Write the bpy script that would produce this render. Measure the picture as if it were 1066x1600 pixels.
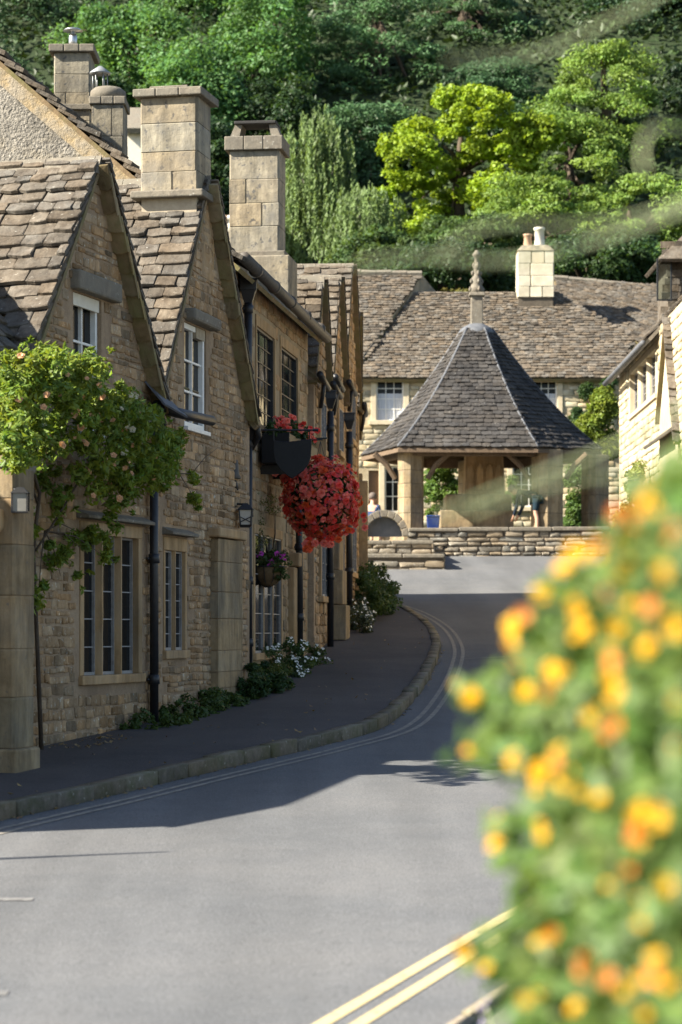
import bpy, math, random
import numpy as np
from mathutils import Vector, Matrix, geometry
random.seed(7)
R = random.random
U = random.uniform
for _o in list(bpy.data.objects):
    bpy.data.objects.remove(_o)
SC = bpy.context.scene
COL = SC.collection

# ------------------------------------------------------------------ camera, sky, sun, exposure
F, CX, HY, EYE = 3778.0, 533.0, 985.0, 1.98      # focal length in photo pixels, optical centre column, horizon row, eye height
cam = bpy.data.cameras.new('camera')
cam.sensor_fit = 'VERTICAL'
cam.sensor_height = 36.0
cam.sensor_width = 24.0
cam.lens = 85.0
cam.shift_y = (HY - 800.0) / 1600.0
cam.clip_start = 0.05
cam.clip_end = 1500.0
cam.dof.use_dof = True
cam.dof.focus_distance = 27.0
cam.dof.aperture_fstop = 2.8
camo = bpy.data.objects.new('camera', cam)
COL.objects.link(camo)
camo.location = (0, 0, EYE)
camo.rotation_euler = (math.radians(90), 0, 0)
SC.camera = camo

SUN = Vector((1.0, 0.34, -0.78)).normalized()    # the way the light travels
w = bpy.data.worlds.new('World')
SC.world = w
w.use_nodes = True
nt = w.node_tree
bg = nt.nodes['Background']
sky = nt.nodes.new('ShaderNodeTexSky')
sky.sky_type = 'NISHITA'
sky.sun_disc = False
sky.sun_elevation = math.asin(-SUN.z)
sky.sun_rotation = math.atan2(-SUN.x, -SUN.y)
nt.links.new(sky.outputs[0], bg.inputs[0])
bg.inputs[1].default_value = 0.068
sl = bpy.data.lights.new('sun', 'SUN')
sl.energy = 5.0
sl.angle = math.radians(0.5)
sl.color = (1.0, 0.93, 0.80)
so = bpy.data.objects.new('sun', sl)
COL.objects.link(so)
so.rotation_euler = SUN.to_track_quat('-Z', 'Y').to_euler()
so.location = (-30, -10, 30)
SC.view_settings.view_transform = 'Standard'
SC.view_settings.look = 'None'
SC.view_settings.gamma = 1.0
SC.view_settings.use_curve_mapping = False
SC.view_settings.exposure = 1.8
SC.render.engine = 'CYCLES'
SC.cycles.max_bounces = 8
SC.cycles.transparent_max_bounces = 8

# ------------------------------------------------------------------ small maths
def W(px, py, d):
    return Vector(((px - CX) / F * d, d, EYE + (HY - py) / F * d))

def px_of(p):
    d = max(p.y, 0.2)
    return CX + p.x / d * F, HY - (p.z - EYE) / d * F

_GD = [-40, -10, 0, 10, 20, 26, 30, 36, 42, 48, 54, 58, 60, 62, 66, 72, 79, 84, 92, 104, 120, 150, 260]
_GH = [-1.0, -0.35, 0, .355, .71, .98, 1.20, 1.58, 2.0, 2.46, 2.96, 3.40, 3.68, 3.93, 4.35, 4.9, 5.4, 7.4, 13.5, 23, 35, 52, 95]
def gz(d):
    """height of the ground at depth d (smooth, rises towards the market place)"""
    for i in range(len(_GD) - 1):
        if d <= _GD[i + 1]:
            break
    def m(k):
        if k <= 0 or k >= len(_GD) - 1:
            j = 0 if k <= 0 else len(_GD) - 2
            return (_GH[j + 1] - _GH[j]) / (_GD[j + 1] - _GD[j])
        a = (_GH[k] - _GH[k - 1]) / (_GD[k] - _GD[k - 1])
        b = (_GH[k + 1] - _GH[k]) / (_GD[k + 1] - _GD[k])
        return (a + b) / 2
    h = _GD[i + 1] - _GD[i]
    t = (d - _GD[i]) / h
    t2, t3 = t * t, t * t * t
    return ((2 * t3 - 3 * t2 + 1) * _GH[i] + (t3 - 2 * t2 + t) * h * m(i)
            + (-2 * t3 + 3 * t2) * _GH[i + 1] + (t3 - t2) * h * m(i + 1))

def ground_at(px, py, lift=0.0):
    """where the ray through a photo pixel meets the ground"""
    lo, hi = 4.0, 66.0
    for _ in range(50):
        mid = (lo + hi) / 2
        y = HY - (gz(mid) + lift - EYE) / mid * F
        if y > py:
            lo = mid
        else:
            hi = mid
    return Vector(((px - CX) / F * lo, lo, gz(lo) + lift))

class Fr:
    """a facade: a = metres along it (away from camera), o = metres out into the street"""
    def __init__(s, x0, d0, slope, back=False):
        L = math.hypot(slope, 1) * (-1 if back else 1)
        s.x0, s.d0 = x0, d0
        s.t = Vector((slope / L, 1 / L, 0))          # back: runs towards the camera and faces left
        s.n = Vector((1 / L, -slope / L, 0))
        s.up = Vector((0, 0, 1))
    def P(s, a, z, o=0.0):
        return Vector((s.x0 + s.t.x * a + s.n.x * o, s.d0 + s.t.y * a + s.n.y * o, z))
    def S(s, px, o=0.0):
        k = (px - CX) / F
        return (k * (s.d0 + s.n.y * o) - s.x0 - s.n.x * o) / (s.t.x - k * s.t.y)
    def D(s, a, o=0.0):
        return s.d0 + s.t.y * a + s.n.y * o
    def Z(s, py, a, o=0.0):
        return EYE + (HY - py) / F * s.D(a, o)
    def M(s, a, z, o=0.0):
        m = Matrix.Identity(4)
        for i in range(3):
            m[i][0], m[i][1], m[i][2] = s.n[i], s.t[i], s.up[i]
        m.translation = s.P(a, z, o)
        return m

def basis(o, x, y, z):
    m = Matrix.Identity(4)
    for i in range(3):
        m[i][0], m[i][1], m[i][2], m[i][3] = x[i], y[i], z[i], o[i]
    return m

def inpoly(p, poly):
    x, y = p
    c = False
    j = len(poly) - 1
    for i in range(len(poly)):
        xi, yi = poly[i]
        xj, yj = poly[j]
        if (yi > y) != (yj > y) and x < (xj - xi) * (y - yi) / (yj - yi) + xi:
            c = not c
        j = i
    return c

# ------------------------------------------------------------------ mesh builder
class MB:
    def __init__(s):
        s.v, s.f, s.c = [], [], []
    def add(s, verts, faces, M=None, tint=(1, 1, 1)):
        b = len(s.v)
        for p in verts:
            s.v.append(tuple(M @ Vector(p)) if M is not None else tuple(p))
            s.c.append(tint)
        for f in faces:
            s.f.append(tuple(i + b for i in f))
    def box(s, lo, hi, M=None, tint=(1, 1, 1)):
        x0, y0, z0 = lo
        x1, y1, z1 = hi
        s.add([(x0, y0, z0), (x1, y0, z0), (x1, y1, z0), (x0, y1, z0), (x0, y0, z1), (x1, y0, z1), (x1, y1, z1), (x0, y1, z1)],
              [(3, 2, 1, 0), (4, 5, 6, 7), (0, 1, 5, 4), (1, 2, 6, 5), (2, 3, 7, 6), (3, 0, 4, 7)], M, tint)
    def frus(s, c, s0, s1, h, M=None, tint=(1, 1, 1)):
        """box whose bottom is s0 and top s1 (x,y sizes), standing on c"""
        v = []
        for (sx, sy), z in ((s0, 0), (s1, h)):
            for a, b in ((-.5, -.5), (.5, -.5), (.5, .5), (-.5, .5)):
                v.append((c[0] + a * sx, c[1] + b * sy, c[2] + z))
        s.add(v, [(3, 2, 1, 0), (4, 5, 6, 7), (0, 1, 5, 4), (1, 2, 6, 5), (2, 3, 7, 6), (3, 0, 4, 7)], M, tint)
    def fbox(s, fr, a0, a1, z0, z1, o0, o1, tint=(1, 1, 1)):
        s.box((o0, a0, z0), (o1, a1, z1), fr.M(0, 0, 0), tint)
    def poly(s, pts, tint=(1, 1, 1)):
        s.add(pts, [tuple(range(len(pts)))], None, tint)
    def slab(s, pts, th, tint=(1, 1, 1)):
        """planar polygon given a thickness along minus its normal"""
        p = [Vector(q) for q in pts]
        n = (p[1] - p[0]).cross(p[2] - p[0]).normalized()
        k = len(p)
        s.add(p + [q - n * th for q in p], [tuple(range(k)), tuple(reversed(range(k, 2 * k)))] +
              [((i + 1) % k, i, i + k, (i + 1) % k + k) for i in range(k)], None, tint)
    def prism(s, poly, h, M=None, tint=(1, 1, 1)):
        k = len(poly)
        s.add([(x, y, 0) for x, y in poly] + [(x, y, h) for x, y in poly],
              [tuple(reversed(range(k))), tuple(range(k, 2 * k))] + [(i, (i + 1) % k, (i + 1) % k + k, i + k) for i in range(k)], M, tint)
    def tube(s, path, r, n=8, tint=(1, 1, 1), cap=True):
        path = [Vector(p) for p in path]
        rs = r if isinstance(r, (list, tuple)) else [r] * len(path)
        V, Fc = [], []
        ref = None
        for i, p in enumerate(path):
            d = (path[min(i + 1, len(path) - 1)] - path[max(i - 1, 0)])
            d = d.normalized() if d.length > 1e-9 else Vector((0, 0, 1))
            if ref is None:
                ref = d.orthogonal().normalized()
            ref = (ref - d * ref.dot(d))
            ref = ref.normalized() if ref.length > 1e-6 else d.orthogonal().normalized()
            b = d.cross(ref)
            for k in range(n):
                a = 2 * math.pi * k / n
                V.append(p + (ref * math.cos(a) + b * math.sin(a)) * rs[i])
        for i in range(len(path) - 1):
            for k in range(n):
                Fc.append((i * n + k, i * n + (k + 1) % n, (i + 1) * n + (k + 1) % n, (i + 1) * n + k))
        if cap:
            Fc.append(tuple(reversed(range(n))))
            Fc.append(tuple(range((len(path) - 1) * n, len(path) * n)))
        s.add(V, Fc, None, tint)
    def lathe(s, prof, n=16, M=None, tint=(1, 1, 1), sq=None):
        V, Fc = [], []
        for r, z in prof:
            for k in range(n):
                a = 2 * math.pi * k / n
                V.append((r * math.cos(a), r * math.sin(a), z))
        for i in range(len(prof) - 1):
            for k in range(n):
                Fc.append((i * n + k, i * n + (k + 1) % n, (i + 1) * n + (k + 1) % n, (i + 1) * n + k))
        Fc.append(tuple(reversed(range(n))))
        Fc.append(tuple(range((len(prof) - 1) * n, len(prof) * n)))
        s.add(V, Fc, M, tint)
    def mesh(s, name, mat, smooth=False):
        me = bpy.data.meshes.new(name)
        me.from_pydata(s.v, [], s.f)
        if s.v:
            at = me.color_attributes.new('tint', 'FLOAT_COLOR', 'POINT')
            at.data.foreach_set('color', np.array([(c[0], c[1], c[2], 1) for c in s.c], dtype=np.float32).ravel())
        if mat:
            me.materials.append(mat)
        if smooth:
            me.polygons.foreach_set('use_smooth', [True] * len(me.polygons))
        me.update()
        return me

def put(o, parent=None):
    COL.objects.link(o)
    if parent is not None:
        o.parent = parent
        if parent.type == 'EMPTY' and parent.parent is None:
            o.matrix_parent_inverse = Matrix.Translation(-parent.location)
    return o

def part(name, mb, mat, parent, smooth=False, bevel=0.0, kind=None, label=None):
    me = mb.mesh(name, mat, smooth) if isinstance(mb, MB) else mb
    o = put(bpy.data.objects.new(name, me), parent)
    if bevel:
        b = o.modifiers.new('bevel', 'BEVEL')
        b.width = bevel
        b.segments = 2
        b.limit_method = 'ANGLE'
    if kind:
        o['kind'] = kind
    if label:
        o['label'] = label
    return o

def thing(name, label, cat, loc=(0, 0, 0), group=None):
    o = bpy.data.objects.new(name, None)
    o.empty_display_size = 0.2
    COL.objects.link(o)
    o.location = loc
    o['label'] = label
    o['category'] = cat
    if group:
        o['group'] = group
    return o

def struct(name, mb, mat, smooth=False):
    o = part(name, mb, mat, None, smooth)
    o['kind'] = 'structure'
    return o

# ------------------------------------------------------------------ materials
def _n(t, kind, **kw):
    n = t.nodes.new(kind)
    for k, v in kw.items():
        setattr(n, k, v)
    return n

def mat(name, c1, c2=None, c3=None, scale=6.0, big=0.8, rough=0.9, bump=0.3, bdist=0.01, tint=None, stain=None, stain_lo=.56, spec=0.2,
        metallic=0.0, stretch=None, fine=None, streak=None):
    """mottled weathered surface: two colours mixed by noise, third in big patches, optional tint from object colour / vertex colour"""
    m = bpy.data.materials.new(name)
    m.use_nodes = True
    t = m.node_tree
    b = t.nodes['Principled BSDF']
    b.inputs['Roughness'].default_value = rough
    b.inputs['Specular IOR Level'].default_value = spec
    b.inputs['Metallic'].default_value = metallic
    geo = _n(t, 'ShaderNodeNewGeometry')
    pos = geo.outputs['Position']
    if stretch:
        mp = _n(t, 'ShaderNodeMapping')
        mp.inputs['Scale'].default_value = stretch
        t.links.new(pos, mp.inputs[0])
        pos = mp.outputs[0]
    n1 = _n(t, 'ShaderNodeTexNoise')
    n1.inputs['Scale'].default_value = scale
    n1.inputs['Detail'].default_value = 8
    n1.inputs['Roughness'].default_value = 0.65
    t.links.new(pos, n1.inputs['Vector'])
    r1 = _n(t, 'ShaderNodeMapRange')
    r1.inputs[1].default_value, r1.inputs[2].default_value = 0.33, 0.67
    t.links.new(n1.outputs[0], r1.inputs[0])
    def mix(fac, a, bcol, mode='MIX'):
        x = _n(t, 'ShaderNodeMix', data_type='RGBA', blend_type=mode)
        for s, v in ((0, fac), (6, a), (7, bcol)):
            if hasattr(v, 'is_linked'):
                t.links.new(v, x.inputs[s])
            elif isinstance(v, (int, float)):
                x.inputs[s].default_value = v
            else:
                x.inputs[s].default_value = (*v, 1)
        return x.outputs[2]
    col = mix(r1.outputs[0], c1, c2 or c1)
    if c3:
        n2 = _n(t, 'ShaderNodeTexNoise')
        n2.inputs['Scale'].default_value = big
        n2.inputs['Detail'].default_value = 6
        n2.inputs['Roughness'].default_value = 0.7
        t.links.new(pos, n2.inputs['Vector'])
        r2 = _n(t, 'ShaderNodeMapRange')
        r2.inputs[1].default_value, r2.inputs[2].default_value = 0.42, 0.66
        t.links.new(n2.outputs[0], r2.inputs[0])
        col = mix(r2.outputs[0], col, c3)
    if stain:
        n3 = _n(t, 'ShaderNodeTexNoise')
        n3.inputs['Scale'].default_value = scale * 1.9
        n3.inputs['Detail'].default_value = 5
        t.links.new(pos, n3.inputs['Vector'])
        r3 = _n(t, 'ShaderNodeMapRange')
        r3.inputs[1].default_value, r3.inputs[2].default_value = stain_lo, stain_lo + .07
        t.links.new(n3.outputs[0], r3.inputs[0])
        col = mix(r3.outputs[0], col, stain)
    if streak:
        # rain streaks and soot: noise drawn out vertically
        m5 = _n(t, 'ShaderNodeMapping')
        m5.inputs['Scale'].default_value = (4.5, 4.5, .8)
        t.links.new(geo.outputs['Position'], m5.inputs[0])
        n5 = _n(t, 'ShaderNodeTexNoise')
        n5.inputs['Scale'].default_value = 1.0
        n5.inputs['Detail'].default_value = 9
        n5.inputs['Roughness'].default_value = .72
        t.links.new(m5.outputs[0], n5.inputs['Vector'])
        r5 = _n(t, 'ShaderNodeMapRange')
        r5.inputs[1].default_value, r5.inputs[2].default_value, r5.inputs[3].default_value, r5.inputs[4].default_value = .36, .66, 1.18, streak
        t.links.new(n5.outputs[0], r5.inputs[0])
        col = mix(1.0, col, r5.outputs[0], 'MULTIPLY')
    if tint == 'obj':
        oi = _n(t, 'ShaderNodeObjectInfo')
        col = mix(1.0, col, oi.outputs['Color'], 'MULTIPLY')
    elif tint == 'attr':
        at = _n(t, 'ShaderNodeAttribute')
        at.attribute_name = 'tint'
        col = mix(1.0, col, at.outputs['Color'], 'MULTIPLY')
    t.links.new(col, b.inputs['Base Color'])
    if bump:
        bn = _n(t, 'ShaderNodeBump')
        bn.inputs['Strength'].default_value = bump
        bn.inputs['Distance'].default_value = bdist
        src = n1.outputs[0]
        if fine:
            n4 = _n(t, 'ShaderNodeTexNoise')
            n4.inputs['Scale'].default_value = fine
            n4.inputs['Detail'].default_value = 4
            t.links.new(pos, n4.inputs['Vector'])
            src = n4.outputs[0]
        t.links.new(src, bn.inputs['Height'])
        t.links.new(bn.outputs[0], b.inputs['Normal'])
    return m

def leaf_mat(name, base, trans=0.38, rough=0.5, spec=0.3):
    m = bpy.data.materials.new(name)
    m.use_nodes = True
    t = m.node_tree
    b = t.nodes['Principled BSDF']
    out = t.nodes['Material Output']
    b.inputs['Roughness'].default_value = rough
    b.inputs['Specular IOR Level'].default_value = spec
    at = _n(t, 'ShaderNodeAttribute')
    at.attribute_name = 'tint'
    x = _n(t, 'ShaderNodeMix', data_type='RGBA', blend_type='MULTIPLY')
    x.inputs[0].default_value = 1
    x.inputs[6].default_value = (*base, 1)
    t.links.new(at.outputs['Color'], x.inputs[7])
    t.links.new(x.outputs[2], b.inputs['Base Color'])
    tr = _n(t, 'ShaderNodeBsdfTranslucent')
    y = _n(t, 'ShaderNodeMix', data_type='RGBA', blend_type='MULTIPLY')
    y.inputs[0].default_value = 1
    y.inputs[7].default_value = (1.25, 1.15, .5, 1)
    t.links.new(x.outputs[2], y.inputs[6])
    t.links.new(y.outputs[2], tr.inputs['Color'])
    mx = _n(t, 'ShaderNodeMixShader')
    mx.inputs[0].default_value = trans
    t.links.new(b.outputs[0], mx.inputs[1])
    t.links.new(tr.outputs[0], mx.inputs[2])
    t.links.new(mx.outputs[0], out.inputs[0])
    return m

def plain(name, c, rough=0.5, spec=0.5, metallic=0.0):
    return mat(name, c, tuple(x * .8 for x in c), scale=14, rough=rough, bump=0.08, spec=spec, metallic=metallic)

def glass(name, c=(.012, .013, .014), spec=.14):
    m = bpy.data.materials.new(name)
    m.use_nodes = True
    t = m.node_tree
    b = t.nodes['Principled BSDF']
    b.inputs['Base Color'].default_value = (*c, 1)
    b.inputs['Roughness'].default_value = 0.06
    b.inputs['Specular IOR Level'].default_value = spec
    nz = _n(t, 'ShaderNodeTexNoise')
    nz.inputs['Scale'].default_value = 5
    bn = _n(t, 'ShaderNodeBump')
    bn.inputs['Strength'].default_value = 0.08
    bn.inputs['Distance'].default_value = 0.02
    geo = _n(t, 'ShaderNodeNewGeometry')
    t.links.new(geo.outputs['Position'], nz.inputs['Vector'])
    t.links.new(nz.outputs[0], bn.inputs['Height'])
    t.links.new(bn.outputs[0], b.inputs['Normal'])
    return m

def pair(name, *a, **k):
    return mat(name, *a, tint='obj', **k), mat(name + '_joined', *a, tint='attr', **k)

M_RUB = pair('rubble_stone', (.36, .235, .125), (.22, .14, .072), (.41, .295, .18), scale=12, big=2.2, bump=1.0, bdist=.02, streak=.62, stain=(.46, .41, .32), stain_lo=.61)
M_MORTAR = mat('lime_mortar', (.38, .28, .18), (.28, .20, .13), (.22, .155, .10), scale=18, big=1.1, bump=.7, bdist=.012, fine=60)
M_MORTAR_PALE = mat('pale_mortar', (.52, .44, .30), (.38, .31, .20), (.30, .23, .14), scale=14, big=1.4, bump=.6, bdist=.012, fine=50)
M_ASH = pair('ashlar_stone', (.36, .27, .155), (.25, .18, .10), (.24, .195, .135), scale=7, big=2.0, bump=.9, bdist=.014, streak=.5, stain=(.20, .165, .12), stain_lo=.66)
M_CHIM = pair('chimney_stone', (.335, .285, .20), (.225, .19, .135), (.20, .18, .145), scale=7, big=2.2, bump=.9, bdist=.018, streak=.55, stain=(.13, .12, .105), stain_lo=.60)
M_TILE = pair('stone_slate', (.124, .100, .074), (.068, .055, .042), (.15, .13, .104), scale=13, big=5, bump=1.0, bdist=.022, streak=.7, stain=(.27, .25, .21), stain_lo=.655)
M_TILEG = pair('grey_stone_slate', (.046, .042, .039), (.028, .026, .025), (.066, .060, .054), scale=10, big=2, bump=.7, bdist=.012, stain=(.17, .16, .14), stain_lo=.645)
M_SOFFIT = mat('slate_underside', (.25, .18, .105), (.15, .11, .065), (.15, .14, .06), scale=9, big=3, bump=.6, bdist=.02)
M_PEB = mat('pebbledash', (.34, .31, .26), (.15, .138, .12), (.34, .28, .18), streak=.6, scale=22, big=.9, bump=1.0, bdist=.03, fine=30)
M_TRIM = mat('dressed_stone', (.44, .29, .15), (.33, .215, .105), (.38, .275, .165), scale=7, big=2, bump=.5, bdist=.01, streak=.62)
M_LEDGE = mat('weathered_ledge', (.22, .19, .145), (.12, .105, .085), (.165, .15, .12), scale=11, big=2, bump=.7, bdist=.015, stain=(.33, .31, .26), stain_lo=.64)
M_BLACK = mat('black_iron_paint', (.012, .012, .014), (.02, .02, .022), scale=20, rough=.45, bump=.15, spec=.5)
M_GUTTER = mat('brown_iron_gutter', (.10, .085, .07), (.05, .045, .04), scale=15, rough=.6, bump=.3, spec=.4)
M_WHITE = mat('white_paint', (.78, .77, .73), (.70, .69, .64), scale=20, rough=.5, bump=.1)
M_CREAM = mat('cream_paint', (.66, .62, .52), (.56, .52, .43), scale=10, rough=.6, bump=.15)
M_GLASS = glass('dark_glass')
M_GLASS2 = glass('reflecting_glass', spec=.5)
M_WOOD = mat('old_timber', (.17, .12, .08), (.10, .07, .045), scale=8, bump=.5, stretch=(4, 4, .6))
M_LEAD = mat('lead_sheet', (.13, .135, .145), (.08, .085, .095), scale=5, rough=.6, bump=.3)
# ------------------------------------------------------------------ loose pieces: stones, slates, blocks
def _variant_tile(seed):
    r = random.Random(seed)
    xs = [-.5, -.17, .17, .5]
    bot = [(x + (r.uniform(-.02, .02) if abs(x) < .5 else r.uniform(-.015, .015)), -.5 + r.uniform(0, .09) + (.05 if abs(x) == .5 else 0)) for x in xs]
    top = [(.5 + r.uniform(-.02, .0), .5), (-.5 + r.uniform(0, .02), .5)]
    ring = bot + [(.5 + r.uniform(-.03, .01), 0.0)] + top + [(-.5 + r.uniform(-.01, .03), 0.0)]
    k = len(ring)
    V = [(x, y, 0) for x, y in ring] + [(x * .985, y * .985, .8 + r.uniform(0, .1)) for x, y in ring] + [(x * .93, y * .93, 1 + r.uniform(-.12, .12)) for x, y in ring]
    Fc = [(i, (i + 1) % k, (i + 1) % k + k, i + k) for i in range(k)] + [(i + k, (i + 1) % k + k, (i + 1) % k + 2 * k, i + 2 * k) for i in range(k)]
    V.append((r.uniform(-.1, .1), r.uniform(-.1, .1), 1.05 + r.uniform(-.1, .15)))
    Fc += [(2 * k + i, 2 * k + (i + 1) % k, 3 * k) for i in range(k)]
    Fc.append(tuple(reversed(range(k))))
    return V, Fc

def _variant_stone(seed, cut=.10, jit=.075):
    r = random.Random(seed)
    c = cut
    base = [(-.5 + c, -.5), (0, -.5), (.5 - c, -.5), (.5, -.5 + c), (.5, .5 - c), (.5 - c, .5), (0, .5), (-.5 + c, .5), (-.5, .5 - c), (-.5, -.5 + c)]
    ring = [(x + r.uniform(-jit, jit), y + r.uniform(-jit, jit)) for x, y in base]
    k = len(ring)
    V = [(x, y, 0) for x, y in ring] + [(x * .97, y * .97, .65) for x, y in ring] + [(x * .86, y * .82, .95 + r.uniform(-.2, .2)) for x, y in ring]
    V.append((r.uniform(-.15, .15), r.uniform(-.15, .15), 1.05 + r.uniform(-.1, .15)))
    Fc = []
    for j in (0, 1):
        Fc += [(i + j * k, (i + 1) % k + j * k, (i + 1) % k + (j + 1) * k, i + (j + 1) * k) for i in range(k)]
    Fc += [(2 * k + i, 2 * k + (i + 1) % k, 3 * k) for i in range(k)]
    return V, Fc

def _variant_block(seed):
    """squared block with worn arrises"""
    r = random.Random(seed)
    c = .035
    ring = [(-.5 + c, -.5), (.5 - c, -.5), (.5, -.5 + c), (.5, .5 - c), (.5 - c, .5), (-.5 + c, .5), (-.5, .5 - c), (-.5, -.5 + c)]
    ring = [(x + r.uniform(-.008, .008), y + r.uniform(-.008, .008)) for x, y in ring]
    k = len(ring)
    V = [(x, y, 0) for x, y in ring] + [(x, y, .95) for x, y in ring] + [(x * .985, y * .98, 1 + r.uniform(-.01, .01)) for x, y in ring]
    Fc = []
    for j in (0, 1):
        Fc += [(i + j * k, (i + 1) % k + j * k, (i + 1) % k + (j + 1) * k, i + (j + 1) * k) for i in range(k)]
    Fc += [tuple(range(2 * k, 3 * k)), tuple(reversed(range(k)))]
    return V, Fc

VAR = {'tile': [_variant_tile(i) for i in range(10)], 'stone': [_variant_stone(100 + i) for i in range(12)],
       'block': [_variant_block(200 + i) for i in range(6)], 'rock': [_variant_stone(300 + i, .09, .085) for i in range(8)]}
_MESH = {}
def variant_mesh(kind, i, m, smooth):
    key = (kind, i, m.name)
    if key not in _MESH:
        mb = MB()
        mb.add(*VAR[kind][i])
        _MESH[key] = mb.mesh(kind, m, smooth)
    return _MESH[key]

def tintv(v=.22, warm=.06, dark=0.0):
    b = 1 + U(-v, v)
    if R() < dark:
        b *= .6
    h = U(-warm, warm)
    return (b * (1 + h), b, b * (1 - h * 1.3))

class Pieces:
    """collects loose pieces; the largest in view become objects of their own, the rest one joined part"""
    def __init__(s, kind, name, mats, smooth=False):
        s.kind, s.name, s.mats, s.smooth = kind, name, mats, smooth
        s.it = []
    def add(s, M, tint):
        s.it.append((random.randrange(len(VAR[s.kind])), M, tint))
    def emit(s, parent, limit=280, joined=None):
        def imp(e):
            p = e[1].translation
            if p.y < 1:
                return 0
            x, y = px_of(p)
            sz = e[1].col[0].xyz.length * e[1].col[1].xyz.length / p.y ** 2
            nrm = e[1].col[2].xyz.normalized()
            if not (-15 < x < 1081 and -15 < y < 1615) or nrm.dot(Vector((0, 0, EYE)) - p) < 0:
                sz *= .001
            return sz
        it = sorted(s.it, key=imp, reverse=True)
        for k, (vi, M, t) in enumerate(it[:limit]):
            o = bpy.data.objects.new(s.name, variant_mesh(s.kind, vi, s.mats[0], s.smooth))
            o.matrix_basis = M
            o.color = (*t, 1)
            put(o, parent)
        if len(it) > limit:
            mb = MB()
            for vi, M, t in it[limit:]:
                mb.add(*VAR[s.kind][vi], M, t)
            part(joined or s.name + 's', mb, s.mats[1], parent, s.smooth, kind='stuff')

def tile_plane(pc, org, ex, ey, width, length, e0, e1, wmul=(1.1, 2.3), th=.028, clip=None, v=.2, flat=False):
    """courses of stone slates: org bottom corner, ex along the course, ey up the slope, exposures e0 (eave) to e1 (ridge)"""
    ex, ey = ex.normalized(), ey.normalized()
    n = ex.cross(ey).normalized()
    q = 0.0
    row = 0
    while q < length - e1 * .3:
        e = e0 + (e1 - e0) * q / length
        e *= U(.9, 1.1)
        L = min(e * 1.75, length - q + e * .35)
        u = -U(0, e)
        while u < width:
            wd = e * U(*wmul)
            if u < 0:
                wd += u
                u = 0.0
                wd = max(wd, e * .45)
            if width - (u + wd) < e * .55:
                wd = width - u + U(-.012, .012)
            uc, vc = u + wd / 2, q + e / 2
            if clip is None or clip(uc, vc):
                t = th * U(.8, 1.35)
                al = math.atan2(t * 1.1, e) * .9
                y = (ey * math.cos(al) - n * math.sin(al))
                nn = ex.cross(y)
                rot = Matrix.Rotation(U(-.025, .025), 3, nn)
                x2, y2 = rot @ ex, rot @ y
                c = org + ex * uc + ey * (q - e * .06 + L / 2 + U(-.012, .012)) + n * (t * .75 + U(0, .006))
                pc.add(basis(c, x2 * (wd * .985), y2 * L, nn * t), tintv(v, .07, .06))
            u += wd
        q += e
        row += 1

def courses(pc, org, ex, ey, width, height, hh=(.06, .11), ww=(.12, .3), th=(.02, .035), ok=None, gap=.012, v=.28, warm=.09, jit=True, outline=None):
    """coursed rubble on a wall plane; ok(u0,u1,v0,v1) tells whether a stone may sit there"""
    n = ex.cross(ey)
    q = 0.0
    while q < height:
        h = U(*hh)
        u = -U(0, .2)
        while u < width:
            wd = U(*ww)
            hs = h * (U(.78, 1.06) if jit else 1)
            if ok is None or ok(u, u + wd, q, q + hs):
                a = Matrix.Rotation(U(-.03, .03) if jit else 0, 3, n)
                c = org + ex * (u + wd / 2) + ey * (q + hs / 2 + (U(-.008, .008) if jit else 0))
                pc.add(basis(c, (a @ ex) * (wd - gap), (a @ ey) * (hs - gap), n * U(*th)), tintv(v, warm, .1))
            u += wd
        q += h

def wall_face(mb, fr, outer, holes, depth=.2, o=0.0):
    """facade polygon (a,z) with real openings and their reveals"""
    polys = [[Vector((a, z, 0)) for a, z in outer]] + [[Vector((h[0], h[2], 0)), Vector((h[1], h[2], 0)), Vector((h[1], h[3], 0)), Vector((h[0], h[3], 0))] for h in holes]
    flat = [p for q in polys for p in q]
    tr = geometry.tessellate_polygon(polys)
    V = [fr.P(p.x, p.y, o) for p in flat]
    fs = []
    for t in tr:
        a, b, c = (V[i] for i in t)
        if (b - a).cross(c - a).dot(fr.n) < 0:
            t = (t[0], t[2], t[1])
        fs.append(tuple(t))
    mb.add(V, fs)
    for a0, a1, z0, z1 in holes:
        q = [(a0, z0), (a1, z0), (a1, z1), (a0, z1)]
        for i in range(4):
            (p0, r0), (p1, r1) = q[i], q[(i + 1) % 4]
            mb.poly([fr.P(p0, r0, o), fr.P(p0, r0, o - depth), fr.P(p1, r1, o - depth), fr.P(p1, r1, o)])

def hole_ok(outer, holes, mz=.015):
    def f(a0, a1, z0, z1):
        for h in holes:
            if a1 > h[0] - mz and a0 < h[1] + mz and z1 > h[2] - mz and z0 < h[3] + mz:
                return False
        return all(inpoly(p, outer) for p in ((a0 + .02, z0 + .01), (a1 - .02, z0 + .01), (a1 - .02, z1 - .01), (a0 + .02, z1 - .01)))
    return f

def rubble(house, fr, outer, holes, limit=280, hh=(.05, .125), ww=(.08, .33), name='wall_stone', th=(.005, .02), kind='stone', mats=None, v=.28):
    amin = min(p[0] for p in outer)
    zmin = min(p[1] for p in outer)
    amax = max(p[0] for p in outer)
    zmax = max(p[1] for p in outer)
    pc = Pieces(kind, name, mats or M_RUB, True)
    ok = hole_ok(outer, holes)
    courses(pc, fr.P(amin, zmin, .001), fr.t, fr.up, amax - amin, zmax - zmin, hh, ww, th,
            lambda a0, a1, z0, z1: ok(a0 + amin, a1 + amin, z0 + zmin, z1 + zmin), v=v)
    pc.emit(house, limit)

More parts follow.
